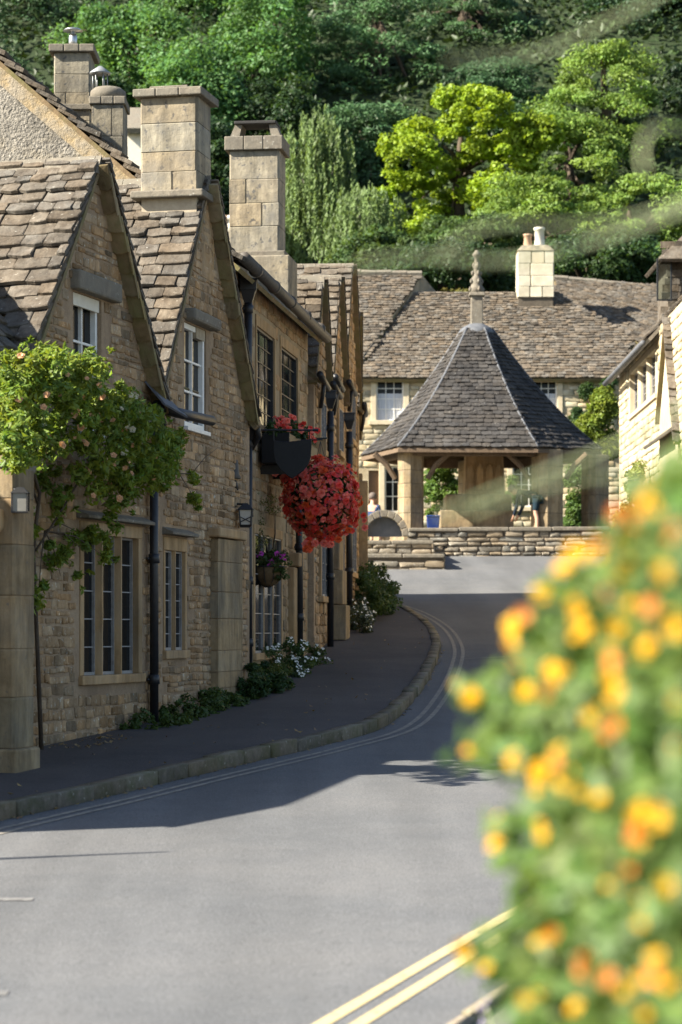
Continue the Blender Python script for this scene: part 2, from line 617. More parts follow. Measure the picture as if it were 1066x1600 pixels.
def mullion_window(house, fr, a0, a1, z0, z1, n=3, jamb=.1, mull=.075, head=.12, sill=.09, hood=None, bars=4, name='window', o=.012, pane_o=-.13, stonemat=None):
    sm = stonemat or M_TRIM
    mb = MB()
    for x0, x1 in ((a0, a0 + jamb), (a1 - jamb, a1)):
        mb.fbox(fr, x0, x1, z0 + sill, z1 - head, -.19, o)
    mb.fbox(fr, a0, a1, z1 - head, z1, -.19, o + .002)
    win = part(name, mb, sm, house, bevel=.008)
    s = MB()
    s.box((-.19, a0 - .02, z0), (o + .035, a1 + .02, z0 + sill), fr.M(0, 0, 0))
    part('sill', s, sm, win, bevel=.01)
    w = (a1 - a0 - 2 * jamb - (n - 1) * mull) / n
    for i in range(n):
        x0 = a0 + jamb + i * (w + mull)
        g = MB()
        g.fbox(fr, x0, x0 + w, z0 + sill, z1 - head, pane_o - .01, pane_o)
        part('pane', g, M_GLASS, win)
        f = MB()
        t = .013
        f.fbox(fr, x0, x0 + t, z0 + sill, z1 - head, pane_o, pane_o + .03)
        f.fbox(fr, x0 + w - t, x0 + w, z0 + sill, z1 - head, pane_o, pane_o + .03)
        f.fbox(fr, x0 + t, x0 + w - t, z0 + sill, z0 + sill + .03, pane_o, pane_o + .028)
        f.fbox(fr, x0 + t, x0 + w - t, z1 - head - .02, z1 - head, pane_o, pane_o + .028)
        for k in range(1, bars + 1):
            zz = z0 + sill + (z1 - head - z0 - sill) * k / (bars + 1)
            f.fbox(fr, x0 + t, x0 + w - t, zz - .006, zz + .006, pane_o, pane_o + .012)
        part('casement_frame', f, M_CASE, win)
        if i < n - 1:
            m = MB()
            p = [(-.16, 0), (-.16, mull), (-.06, mull), (o - .004, mull * .68), (o - .004, mull * .32), (-.06, 0)]
            m.prism(p, z1 - head - z0 - sill, fr.M(x0 + w, z0 + sill, 0))
            part('mullion', m, sm, win)
    if hood:
        h = MB()
        e = hood
        h.add([(0, 0, 0), (.13, 0, .0), (.13, 0, .03), (0, 0, .085), (0, 1, 0), (.13, 1, .0), (.13, 1, .03), (0, 1, .085)],
              [(0, 1, 2, 3), (7, 6, 5, 4), (1, 5, 6, 2), (2, 6, 7, 3), (0, 4, 5, 1), (3, 7, 4, 0)],
              fr.M(a0 - e, z1 + .02, 0) @ Matrix.Diagonal((1, a1 - a0 + 2 * e, 1, 1)))
        part('hood_mould', h, M_LEDGE, win, bevel=.008)
    return win

def white_window(house, fr, a0, a1, z0, z1, cols=2, rows=2, o=-.05, m=None, fw=.05, name='window', lights=1):
    m = m or M_WHITE
    f = MB()
    f.fbox(fr, a0, a0 + fw, z0, z1, o - .05, o + .03)
    f.fbox(fr, a1 - fw, a1, z0, z1, o - .05, o + .03)
    f.fbox(fr, a0 + fw, a1 - fw, z0, z0 + fw, o - .05, o + .035)
    f.fbox(fr, a0 + fw, a1 - fw, z1 - fw, z1, o - .05, o + .028)
    win = part(name, f, m, house, bevel=.004)
    g = MB()
    g.fbox(fr, a0 + fw, a1 - fw, z0 + fw, z1 - fw, o - .035, o - .025)
    part('pane', g, M_GLASS, win)
    b = MB()
    for i in range(1, cols):
        x = a0 + fw + (a1 - a0 - 2 * fw) * i / cols
        b.fbox(fr, x - .012, x + .012, z0 + fw, z1 - fw, o - .024, o + .012)
    for k in range(1, rows):
        z = z0 + fw + (z1 - z0 - 2 * fw) * k / rows
        b.fbox(fr, a0 + fw, a1 - fw, z - .011, z + .011, o - .024, o + .009)
    part('glazing_bar', b, m, win)
    s = MB()
    s.fbox(fr, a0 - .03, a1 + .03, z0 - .045, z0 - .001, o - .05, o + .1)
    part('sill', s, m, win, bevel=.005)
    return win

def downpipe(house, p0, p1, r=.045, m=None, collars=(), n=14, out=None):
    mb = MB()
    mb.tube([p0, p1], r, n)
    o = part('downpipe', mb, m or M_BLACK, house, True)
    for f in collars:
        q = Vector(p0).lerp(Vector(p1), f)
        c = MB()
        c.tube([q - Vector((0, 0, .05)), q - Vector((0, 0, .045)), q + Vector((0, 0, .045)), q + Vector((0, 0, .05))], [r, r * 1.28, r * 1.28, r], n)
        if out is not None:
            c.box((-.012, -.07, -.012), (.012, .07, .012), basis(q - out * (r + .0), out, out.cross(Vector((0, 0, 1))), Vector((0, 0, 1))))
        part('pipe_collar', c, m or M_BLACK, o, True)
    return o

# ------------------------------------------------------------------ foliage
def leaf_object(name, P, N, S, T, m, parent, aspect=.55, kind=None, fold=.18, D=None):
    """many small folded leaves as one part: P centres, N normals, S lengths, T tints (numpy)"""
    k = len(P)
    rng = np.random.default_rng(k + 5)
    N = N / np.maximum(np.linalg.norm(N, axis=1, keepdims=True), 1e-6)
    if D is None:
        D = rng.normal(size=(k, 3))
    D = D - N * (D * N).sum(1, keepdims=True)
    D = D / np.maximum(np.linalg.norm(D, axis=1, keepdims=True), 1e-6)
    B = np.cross(N, D)
    s = S[:, None]
    V = np.empty((k, 4, 3), dtype=np.float32)
    V[:, 0] = P - D * s * .5
    V[:, 2] = P + D * s * .5
    off = D * s * -.06 - N * s * fold
    V[:, 1] = P + B * s * aspect * .5 + off
    V[:, 3] = P - B * s * aspect * .5 + off
    me = bpy.data.meshes.new(name)
    me.vertices.add(k * 4)
    me.vertices.foreach_set('co', V.ravel())
    base = (np.arange(k) * 4)[:, None]
    tri = np.concatenate([base + np.array([[0, 1, 2]]), base + np.array([[0, 2, 3]])], 1).ravel().astype(np.int32)
    me.loops.add(len(tri))
    me.loops.foreach_set('vertex_index', tri)
    me.polygons.add(k * 2)
    me.polygons.foreach_set('loop_start', np.arange(0, len(tri), 3, dtype=np.int32))
    at = me.color_attributes.new('tint', 'FLOAT_COLOR', 'POINT')
    T4 = np.ones((k, 4), dtype=np.float32)
    T4[:, :3] = T
    at.data.foreach_set('color', np.repeat(T4, 4, axis=0).ravel())
    me.materials.append(m)
    me.update()
    me.validate()
    o = put(bpy.data.objects.new(name, me), parent)
    if kind:
        o['kind'] = kind
    return o

def clump_leaves(clumps, per, size, seed, flat=.7, tint_v=.18, out_up=(.6, .6), warm=.08, shell=.35):
    """clumps: (centre, radius[, tint]) -> arrays of leaves sitting mostly on the clump's outside"""
    rng = np.random.default_rng(seed)
    Ps, Ns, Ss, Ts = [], [], [], []
    for cl in clumps:
        c, r = np.array(cl[0]), cl[1]
        n = max(4, int(per * U(.75, 1.25)))
        v = rng.normal(size=(n, 3))
        v /= np.linalg.norm(v, axis=1, keepdims=True)
        rad = r * (shell + (1 - shell) * rng.random((n, 1)) ** .6)
        p = v * rad
        p[:, 2] *= flat
        Ps.append(c + p)
        nn = v * out_up[0] + np.array([0, 0, out_up[1]]) + rng.normal(size=(n, 3)) * .55
        Ns.append(nn)
        Ss.append(size * rng.uniform(.65, 1.3, n))
        b = rng.uniform(1 - tint_v, 1 + tint_v, (n, 1)) * U(.85, 1.15)
        h = rng.uniform(-warm, warm, (n, 1)) + U(-warm, warm)
        t = np.concatenate([b * (1 + h), b, b * (1 - h)], 1)
        if len(cl) > 2:
            t = t * np.array(cl[2])
        Ts.append(t)
    return np.concatenate(Ps), np.concatenate(Ns), np.concatenate(Ss), np.concatenate(Ts)

M_BARK = mat('bark', (.11, .085, .06), (.06, .045, .035), scale=6, bump=.8, bdist=.03, stretch=(3, 3, .8))
M_CASE = mat('grey_casement_metal', (.33, .32, .31), (.22, .21, .20), scale=20, rough=.5, bump=.1)
LM = {}
def lmat(name, c, **k):
    if name not in LM:
        LM[name] = leaf_mat(name, c, **k)
    return LM[name]
# ------------------------------------------------------------------ ground, road, pavement
F1 = Fr(-2.81, 22.0, .29)
F2 = Fr(-1.94, 25.0, .22)
F3 = Fr(-1.17, 29.8, .127)
F4 = Fr(-.26, 36.9, .08)
F5 = Fr(.30, 43.8, .004)
def facade_x(d):
    for fr, d1 in ((F1, 25.2), (F2, 28.5), (F3, 35.2), (F4, 43.8), (F5, 99)):
        if d <= d1:
            return fr.x0 + fr.t.x / fr.t.y * (d - fr.d0)

def sheet(name, xl, xr, ds, lift, m, nx=6, camber=0.0):
    mb = MB()
    V, Fc = [], []
    for d in ds:
        a, b = xl(d), xr(d)
        for i in range(nx + 1):
            V.append((a + (b - a) * i / nx, d, gz(d) + lift))
    for j in range(len(ds) - 1):
        for i in range(nx):
            k = j * (nx + 1) + i
            Fc.append((k, k + 1, k + nx + 2, k + nx + 1))
    mb.add(V, Fc)
    return struct(name, mb, m, True)

M_GROUND = mat('bank_soil_and_grass', (.022, .038, .014), (.032, .042, .018), (.02, .034, .012), scale=1.5, big=.2, bump=.6, bdist=.2)
M_VERGE = mat('dusty_verge', (.15, .135, .125), (.115, .105, .098), (.13, .115, .10), scale=10, big=1.2, bump=.5)
def asphalt(name, c1, c2, c3):
    m = mat(name, c1, c2, c3, scale=2.2, big=.42, rough=.82, bump=.35, bdist=.006, fine=170, spec=.25)
    t = m.node_tree
    b = t.nodes['Principled BSDF']
    src = b.inputs['Base Color'].links[0].from_socket
    geo = [n for n in t.nodes if n.type == 'NEW_GEOMETRY'][0]
    sp = _n(t, 'ShaderNodeTexNoise')
    sp.inputs['Scale'].default_value = 95
    sp.inputs['Detail'].default_value = 3
    t.links.new(geo.outputs['Position'], sp.inputs['Vector'])
    rr = _n(t, 'ShaderNodeMapRange')
    rr.inputs[1].default_value, rr.inputs[2].default_value, rr.inputs[3].default_value, rr.inputs[4].default_value = .3, .7, .5, 1.5
    t.links.new(sp.outputs[0], rr.inputs[0])
    # long worn wheel tracks running with the road
    mp = _n(t, 'ShaderNodeMapping')
    mp.inputs['Rotation'].default_value = (0, 0, math.radians(17))
    mp.inputs['Scale'].default_value = (1.6, .10, 1)
    t.links.new(geo.outputs['Position'], mp.inputs[0])
    tk = _n(t, 'ShaderNodeTexNoise')
    tk.inputs['Scale'].default_value = 1.0
    tk.inputs['Detail'].default_value = 4
    t.links.new(mp.outputs[0], tk.inputs['Vector'])
    r2 = _n(t, 'ShaderNodeMapRange')
    r2.inputs[1].default_value, r2.inputs[2].default_value, r2.inputs[3].default_value, r2.inputs[4].default_value = .35, .65, .84, 1.09
    t.links.new(tk.outputs[0], r2.inputs[0])
    mu = _n(t, 'ShaderNodeMath', operation='MULTIPLY')
    t.links.new(rr.outputs[0], mu.inputs[0])
    t.links.new(r2.outputs[0], mu.inputs[1])
    x = _n(t, 'ShaderNodeMix', data_type='RGBA', blend_type='MULTIPLY')
    x.inputs[0].default_value = 1
    t.links.new(src, x.inputs[6])
    t.links.new(mu.outputs[0], x.inputs[7])
    t.links.new(x.outputs[2], b.inputs['Base Color'])
    return m
M_ROAD = asphalt('asphalt', (.112, .114, .116), (.094, .096, .099), (.126, .125, .124))
M_PAVE = asphalt('pavement_asphalt', (.062, .055, .054), (.048, .044, .044), (.08, .07, .066))
M_KERB = pair('kerb_stone', (.20, .165, .125), (.12, .10, .075), (.10, .095, .05), scale=14, big=4, bump=.8, bdist=.015, stain=(.28, .25, .2), stain_lo=.64)
def paint(name, c, wear):
    m = bpy.data.materials.new(name)
    m.use_nodes = True
    t = m.node_tree
    b = t.nodes['Principled BSDF']
    b.inputs['Base Color'].default_value = (*c, 1)
    b.inputs['Roughness'].default_value = .8
    geo = _n(t, 'ShaderNodeNewGeometry')
    nz = _n(t, 'ShaderNodeTexNoise')
    nz.inputs['Scale'].default_value = 16
    nz.inputs['Detail'].default_value = 9
    nz.inputs['Roughness'].default_value = .75
    t.links.new(geo.outputs['Position'], nz.inputs['Vector'])
    r = _n(t, 'ShaderNodeMapRange')
    r.inputs[1].default_value, r.inputs[2].default_value, r.inputs[3].default_value, r.inputs[4].default_value = wear - .08, wear + .12, 1, 0
    t.links.new(nz.outputs[0], r.inputs[0])
    x = _n(t, 'ShaderNodeMix', data_type='RGBA')
    t.links.new(r.outputs[0], x.inputs[0])
    x.inputs[6].default_value = (.10, .095, .09, 1)
    x.inputs[7].default_value = (*c, 1)
    t.links.new(x.outputs[2], b.inputs['Base Color'])
    return m
M_YEL = paint('yellow_line_paint', (.50, .40, .20), .60)
M_YELOLD = paint('worn_line_paint', (.26, .235, .19), .50)
M_WHT = paint('worn_white_paint', (.24, .235, .22), .46)

sheet('ground', lambda d: -90, lambda d: 90, [-12, -4, 4, 10, 16, 22, 28, 34, 40, 46, 52, 56, 60, 64, 70, 76, 80, 84, 88, 92, 98, 104, 112, 120, 132, 150, 180, 250], -.12, M_GROUND, 24)
dsr = [-10 + i for i in range(0, 78)]
def right_edge(d):
    return min(1.62 + .33 * (d - 13.4), 6.1)
sheet('road', lambda d: -6.5 if d < 15 else facade_x(d) - .8 if d < 50.2 else -22, lambda d: right_edge(d) + .1 if d < 58 else 16, dsr, 0.0, M_ROAD, 16)
sheet('verge', lambda d: right_edge(d) + .1, lambda d: 18, [-10 + i for i in range(0, 69)], .012, M_VERGE, 8)

# left kerb: a smooth line read at the kerb's foot
KP = [Vector((-5.4, 9.5, 0)), Vector((-3.9, 13.2, 0))] + [ground_at(x, y) for x, y in
      ((0, 1283), (150, 1249), (300, 1213), (400, 1190), (500, 1166), (600, 1136), (652, 1089), (681, 1040), (687, 1010), (672, 982), (640, 960), (600, 945), (566, 938))] + [Vector((-1.5, 52.2, 0)), Vector((-6, 54.2, 0))]
def catmull(P, n=12):
    out = []
    for i in range(len(P) - 1):
        p0, p1, p2, p3 = P[max(i - 1, 0)], P[i], P[i + 1], P[min(i + 2, len(P) - 1)]
        for k in range(n):
            t = k / n
            out.append(.5 * ((2 * p1) + (p2 - p0) * t + (2 * p0 - 5 * p1 + 4 * p2 - p3) * t * t + (3 * p1 - p0 - 3 * p2 + p3) * t ** 3))
    out.append(P[-1])
    return out
def resample(P, step):
    out = [P[0].copy()]
    acc = 0.0
    for a, b in zip(P, P[1:]):
        L = (b - a).length
        s = step - acc
        while s <= L:
            out.append(a.lerp(b, s / L))
            s += step
        acc = (acc + L) % step if s > L else 0
        acc = L - (s - step)
    return out
for p in KP:
    p.z = 0
KERB = catmull(KP)
def side(P, i):
    d = (P[min(i + 1, len(P) - 1)] - P[max(i - 1, 0)])
    d.z = 0
    d.normalize()
    return Vector((d.y, -d.x, 0))          # towards the road
mb = MB()
pav = []
for i, p in enumerate(KERB):
    n = side(KERB, i)
    q = p - n * .13
    q.z = gz(q.y) + .105
    fx = Vector((facade_x(p.y) - .5 if p.y < 50.2 else -9, p.y, 0))
    if p.y < 15.4:
        fx.x = -9
    fx.z = gz(fx.y) + .115
    pav.append([fx.lerp(q, t) for t in (0, .25, .5, .75, 1)])
V = [v for r in pav for v in r]
mb.add(V, [(j * 5 + i, j * 5 + i + 1, (j + 1) * 5 + i + 1, (j + 1) * 5 + i) for j in range(len(pav) - 1) for i in range(4)])
PAVE = struct('pavement', mb, M_PAVE, True)
ks = resample(KERB, .62)
pk = Pieces('block', 'kerb_stone', M_KERB, True)
for a, b in zip(ks, ks[1:]):
    t = (b - a)
    L = t.length
    t.normalize()
    n = Vector((t.y, -t.x, 0))
    m = (a + b) / 2 - n * (.065 + U(-.012, .012))
    sl_ = (gz(b.y) - gz(a.y)) / L
    t3 = Vector((t.x, t.y, sl_)).normalized()
    up = n.cross(t3) if n.cross(t3).z > 0 else -n.cross(t3)
    m.z = gz(m.y) - .06
    pk.add(basis(m, n * .135, t3 * (L * .985), up * (.178 + U(-.012, .008))), tintv(.22, .05))
pk.emit(PAVE, 120)

def stripe(name, path, off, wd, m, lift=.004):
    mb = MB()
    V = []
    for i, p in enumerate(path):
        n = side(path, i)
        for o in (off, off + wd):
            q = p + n * o
            V.append((q.x, q.y, gz(q.y) + lift))
    mb.add(V, [(2 * i, 2 * i + 1, 2 * i + 3, 2 * i + 2) for i in range(len(path) - 1)])
    return struct(name, mb, m)
stripe('yellow_line', KERB[:-20], .20, .055, M_YELOLD)
stripe('yellow_line', KERB[:-20], .325, .055, M_YELOLD)
RL = [Vector((.0 + .327 * (d - 10.0) - .06, d, 0)) for d in [4 + .5 * i for i in range(52)]]
stripe('yellow_line', RL, -.045, .07, M_YEL)
stripe('yellow_line', RL, .10, .07, M_YEL)
kr = resample([p + Vector((.50, 0, 0)) for p in RL], .8)
pk = Pieces('block', 'kerb_stone', M_KERB, True)
for a, b in zip(kr, kr[1:]):
    t = (b - a)
    L = t.length
    t.normalize()
    n = Vector((t.y, -t.x, 0))
    m = (a + b) / 2 + n * .07
    m.z = gz(m.y) - .13
    t3 = Vector((t.x, t.y, (gz(b.y) - gz(a.y)) / L)).normalized()
    pk.add(basis(m, n * .07, t3 * (L * .99), Vector((0, 0, 1)) * .16), tuple(1.5 * q for q in tintv(.1, .03)))
pk.emit(bpy.data.objects['verge'], 60)
for x0, x1, yy in ((-90, 50, 1408), (-60, 10, 1556)):
    a, b = ground_at(x0, yy), ground_at(x1, yy)
    mb = MB()
    mb.poly([(a.x, a.y, gz(a.y) + .004), (b.x, b.y, gz(b.y) + .004), (b.x, b.y + .1, gz(b.y + .1) + .004), (a.x, a.y + .1, gz(a.y + .1) + .004)])
    struct('road_marking', mb, M_WHT)
a, b = ground_at(722, 1030), ground_at(850, 1024)
mb = MB()
mb.poly([(a.x, a.y, gz(a.y) + .004), (b.x, b.y, gz(b.y) + .004), (b.x, b.y + .07, gz(b.y + .07) + .004), (a.x, a.y + .07, gz(a.y + .07) + .004)])
struct('road_marking', mb, M_WHT)

# litter of dry leaves and crumbs on the pavement and along the gutter
k = 330
P, T = [], []
for _ in range(k):
    i = random.randrange(14, len(KERB) - 30)
    p = KERB[i] + side(KERB, i) * (U(-.02, .06) if R() < .7 else -U(.1, 1.4))
    lift = .012 if (p - KERB[i]).dot(side(KERB, i)) > -.03 else .125
    P.append((p.x, p.y + U(-.1, .1), gz(p.y) + lift))
    b = U(.6, 1.4)
    T.append((b, b * U(.85, 1), b * U(.6, .9)))
for _ in range(60):
    p = F1.P(U(0, 1.4), 0, U(.1, .5))
    P.append((p.x, p.y, gz(p.y) + .127))
    T.append((1.2, 1.1, .8))
P, T = np.array(P), np.array(T)
leaf_object('leaf_litter', P, np.tile([0, 0, 1.0], (len(P), 1)) + np.random.default_rng(1).normal(size=(len(P), 3)) * .3,
            np.random.default_rng(2).uniform(.02, .06, len(P)), T, lmat('dry_leaf', (.22, .16, .09), trans=.1), PAVE, kind='stuff')

# ------------------------------------------------------------------ cottages on the left
UP = Vector((0, 0, 1))
def cottage(label, fr, d0, d1, zb, ze, gab=None, holes=(), ridge=(-1.1, 1.35), depth=4.5, group='stone cottages of the left-hand terrace',
            tile=(.215, .115), thw=(1.15, 2.3), near=2.0, over=.13, stone=dict(), main_tiles=None, endwalls=True, tw=2.76, name='stone_cottage', th=.029, far_tiles=True, wallm=None):
    """a range along the street from depth d0 to d1 with an optional gable facing the street; gab = (near eave d, apex d, apex z, far eave d)"""
    A = lambda d: (d - fr.d0) / fr.t.y
    a0, a1 = A(d0), A(d1)
    h = thing(name, label, 'cottage', fr.P((a0 + a1) / 2, zb, -depth / 2), group)
    outer = [(a0, zb), (a1, zb), (a1, ze)]
    if gab:
        gn, ga, gza, gf = A(gab[0]), A(gab[1]), gab[2], A(gab[3])
        outer += ([(gf, ze)] if gf < a1 - .02 else []) + [(ga, gza)] + ([(gn, ze)] if gn > a0 + .02 else [])
        if gf >= a1 - .02:
            outer[2] = (a1, ze)
    outer += [(a0, ze)]
    wl = MB()
    wall_face(wl, fr, outer, holes, .2)
    zr = ze + ridge[1]
    if endwalls:
        for a in (a0, a1):
            wl.poly([fr.P(a, zb, 0), fr.P(a, ze, 0), fr.P(a, zr, ridge[0]), fr.P(a, ze, 2 * ridge[0]), fr.P(a, ze, -depth), fr.P(a, zb, -depth)])
    wl.poly([fr.P(a0, zb, -depth), fr.P(a1, zb, -depth), fr.P(a1, ze, -depth), fr.P(a0, ze, -depth)])
    wall = part('wall', wl, wallm or M_MORTAR, h)
    if stone is not None:
        rubble(wall, fr, outer, holes, **stone)
    rf = MB()
    eo = .12
    sl0 = ridge[1] / ridge[0] * -eo * -1
    tmm = ridge[1] / -ridge[0]
    for b0_, b1_, e_ in ([(a0, gn, eo), (gn, gf, -.06), (gf, a1, eo)] if gab else [(a0, a1, eo)]):
        if b1_ - b0_ > .03:
            rf.slab([fr.P(b0_, ze - tmm * e_, e_), fr.P(b1_, ze - tmm * e_, e_), fr.P(b1_, zr, ridge[0]), fr.P(b0_, zr, ridge[0])], .05)
    rf.slab([fr.P(a1, ze, 2 * ridge[0]), fr.P(a0, ze, 2 * ridge[0]), fr.P(a0, zr, ridge[0]), fr.P(a1, zr, ridge[0])], .05)
    roof = part('main_roof', rf, M_SOFFIT, h)
    pm = Pieces('tile', 'roof_slate', M_TILE, False)
    tm = ridge[1] / -ridge[0]
    gsl = None
    if gab:
        gsl = (gza - ze) / (ga - gn)
    if main_tiles:
        b0, b1 = A(main_tiles[0]), A(main_tiles[1])
        L = math.hypot(ridge[0] - eo, ridge[1] * (1 + eo / -ridge[0]))
        ey = (fr.P(0, zr, ridge[0]) - fr.P(0, ze - tm * eo, eo)).normalized()
        ex = fr.t
        cs = (-ridge[0] + eo) / L
        def cl(u, v):
            if not gab:
                return True
            o = eo - v * cs
            return -o * tm > (b0 + u - gn) * gsl - .02 or b0 + u > gf
        tile_plane(pm, fr.P(b0, ze - tm * eo, eo), ex, ey, b1 - b0, L, tile[0], tile[1], thw, th, cl)
        pm.emit(roof, 120)
    if gab:
        g = MB()
        gl = near
        for s, ae in ((1, gn), (-1, gf)):
            dz = gza - ze
            run = abs(ga - ae)
            e = .08
            p0, p1 = fr.P(ae - s * e, ze - e * dz / run, over if s < 0 else .05), fr.P(ae - s * e, ze - e * dz / run, -gl)
            q1, q0 = fr.P(ga, gza, -gl), fr.P(ga, gza, over if s < 0 else .05)
            g.slab([p0, q0, q1, p1] if s > 0 else [p1, q1, q0, p0], .045)
        groof = part('gable_roof', g, M_SOFFIT, h)
        pg = Pieces('tile', 'roof_slate', M_TILE, False)
        c, sn = (ga - gn), (gza - ze)
        L = math.hypot(c, sn)
        ey = (fr.t * c + UP * sn).normalized()
        def cg(u, v):
            o = -gl + u
            return -o * tm <= v * sn / L + .03
        tile_plane(pg, fr.P(gn, ze, -gl) - ey * .09, fr.n, ey, gl + .04, L + .1, tile[0], tile[1], thw, th, cg)
        if far_tiles:
            c2 = gf - ga
            L2 = math.hypot(c2, sn)
            ey2 = (fr.t * -c2 + UP * sn).normalized()
            tile_plane(pg, fr.P(gf, ze, over + .02) - ey2 * .09, -fr.n, ey2, .8, L2 + .1, tile[0], tile[1], thw, th)
            if over > .12:
                nd = fr.n.cross(ey2).normalized()
                pv = Pieces('tile', 'verge_slate', M_VSLATE, False)
                tile_plane(pv, fr.P(gf, ze, -.02) - ey2 * .05 + nd * .045, fr.n, ey2, over + .045, L2, .30, .22, (2, 3), .026)
                pv.emit(groof, 40)
                mf = MB()
                mf.tube([fr.P(gf, ze, .012) + nd * .03, fr.P(ga, gza, .012) + nd * .03], .018, 6)
                part('mortar_fillet', mf, M_PALEJ, groof)
        pg.emit(groof, 280)
        rc = MB()
        x = -gl
        while x < .02:
            l = U(.35, .55)
            e = min(x + l, .06)
            rc.add([(x, -.125, -.13), (e, -.125, -.13), (e, 0, .06), (x, 0, .06), (x, .125, -.13), (e, .125, -.13)],
                   [(0, 1, 2, 3), (3, 2, 5, 4), (1, 5, 2), (0, 3, 4)], fr.M(ga, gza + .03, 0))
            x = e + .006
            if e >= .06:
                break
        part('ridge_stone', rc, M_LEDGE, groof)
    return h

def chimney(house, fr, a0, a1, o0, o1, z0, z1, courses_=4, cap=.09, capo=.07, base=.08, baseo=.09, name='chimney', basez=None, mats=None, split=(1, 2)):
    mats = mats or M_CHIM
    core = MB()
    core.fbox(fr, a0 + .012, a1 - .012, (basez or z0 - .6), z1, o0 + .012, o1 - .012)
    ch = part(name, core, M_PALEJ, house)
    z = z0
    hs = [U(.75, 1.3) for _ in range(courses_)]
    tot = sum(hs)
    pc = Pieces('block', 'chimney_block', mats, False)
    for k, hh in enumerate(hs):
        hgt = (z1 - z0) * hh / tot
        n = random.choice(split)
        cuts = [0] + sorted(U(.3, .7) if n == 2 else (i + U(.8, 1.2)) / n for i in range(n - 1)) + [1]
        for i in range(n):
            u0, u1 = cuts[i], cuts[i + 1]
            if n == 2 and k % 2:
                pass
            lo, hi = o0 + (o1 - o0) * u0, o0 + (o1 - o0) * u1
            pc.add(basis(fr.P((a0 + a1) / 2, z + .004, (lo + hi) / 2), fr.n * (hi - lo - .003), fr.t * (a1 - a0 + U(-.003, .005)), UP * (hgt - .004)), tintv(.14, .05))
        z += hgt
    pc.emit(ch, 60)
    if base:
        b = MB()
        b.fbox(fr, a0 - baseo, a1 + baseo, z0 - base, z0, o0 - baseo, o1 + baseo)
        part('chimney_base', b, M_LEDGE, ch, bevel=.015)
    if cap:
        c = MB()
        n = 3
        for i in range(n):
            lo = o0 - capo + (o1 - o0 + 2 * capo) * i / n
            hi = o0 - capo + (o1 - o0 + 2 * capo) * (i + 1) / n
            c.fbox(fr, a0 - capo, a1 + capo, z1 + .001, z1 + cap, lo + .003, hi - .003)
        part('chimney_cap', c, M_LEDGE, ch, bevel=.012)
    return ch

DA = lambda fr, d: (d - fr.d0) / fr.t.y
M_VSLATE = pair('mossy_slate', (.27, .20, .115), (.16, .12, .065), (.19, .17, .075), scale=8, big=3, bump=.8, bdist=.02)
M_PALEJ = mat('pale_joint', (.40, .34, .25), (.30, .25, .18), scale=14, bump=.5)
# --- low cottage at the near end (left of the picture: its shadow falls on the road)
cottage('low stone cottage at the near end of the terrace', F1, 15.9, 20.75, .45, 3.3, ridge=(-1.8, 1.95), stone=None)

# --- house 1, rose-covered, with the first gable
w1 = (F1.S(124), F1.S(221))
W1H = (w1[0], w1[1], F1.Z(1071, w1[0]), F1.Z(813, w1[0]))
dw = (DA(F1, 22.93), DA(F1, 23.62))
D1H = (dw[0], dw[1], 3.9, F1.Z(455, DA(F1, 22.95)))
H1 = cottage('rose-covered stone cottage with a tall slate gable and three-light mullioned window', F1, 20.75, 25.25, .6, 4.3,
             gab=(21.86, 23.48, 6.5, 25.1), holes=[W1H, D1H], main_tiles=(20.75, 22.6), stone=dict(limit=300), near=2.2)
mullion_window(H1, F1, *W1H, n=3, hood=.07, pane_o=-.085)
white_window(H1, F1, dw[0] + .01, dw[1] - .01, 3.9, D1H[3], 2, 3, o=-.07)
mb = MB()
mb.fbox(F1, dw[0] - .06, dw[1] + .32, D1H[3] + .012, D1H[3] + .2, -.05, .10)
part('lintel', mb, M_LEDGE, H1, bevel=.02)
mb = MB()
mb.fbox(F1, dw[0] + .01, dw[1] - .01, D1H[3] - .12, D1H[3] - .003, -.05, -.02)
part('window_head_board', mb, M_CREAM, H1)
pz = F1.P(F1.S(241, .08), 0, .08)
gp = gz(pz.y) + .1
downpipe(H1, (pz.x, pz.y, gp), (pz.x, pz.y, 4.28), .046, collars=(.14, .52, .80), out=F1.n)
mb = MB()
ag = F1.S(241)
mb.tube([F1.P(ag - .05, 4.30, .05), F1.P(ag + .12, 4.24, .20), F1.P(ag + .95, 4.22, .30)], .055, 12)
mb.tube([F1.P(ag + .02, 4.12, .09), F1.P(ag - .25, 4.30, .12)], .05, 10)
part('valley_gutter', mb, M_BLACK, H1, True)
mb = MB()
mb.slab([F1.P(ag - .42, 4.28, .28), F1.P(ag + .20, 4.20, .30), F1.P(ag + .2, 4.85, -.4), F1.P(ag - .1, 4.95, -.4)], .02)
part('lead_flashing', mb, M_LEAD, H1)
# porch wall with its corner blocks, bracket and plinth, coming towards the camera at the left edge
a20 = DA(F1, 20.05)
po = F1.t.y * 0 + .715
mb = MB()
zp0 = gz(20) + .1
mb.fbox(F1, a20 + .03, a20 + .42, zp0 - .3, 3.55, -.3, po - .02)
porch = part('porch', mb, M_MORTAR, H1)
pc = Pieces('block', 'porch_block', M_ASH, False)
zc = zp0 + .2
for hh in (.42, .40, .44, .42, .38, .35):
    x = po
    first = True
    while x > -.3:
        wd = U(.35, .6) if not first else random.choice((.36, .58))
        first = False
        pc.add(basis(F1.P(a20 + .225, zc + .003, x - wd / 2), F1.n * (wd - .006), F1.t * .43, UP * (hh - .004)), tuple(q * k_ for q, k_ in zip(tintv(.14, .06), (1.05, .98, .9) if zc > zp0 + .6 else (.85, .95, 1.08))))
        x -= wd
    zc += hh
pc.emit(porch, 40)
mb = MB()
mb.fbox(F1, a20 - .05, a20 + .46, zp0 - .15, zp0 + .195, -.3, po + .045)
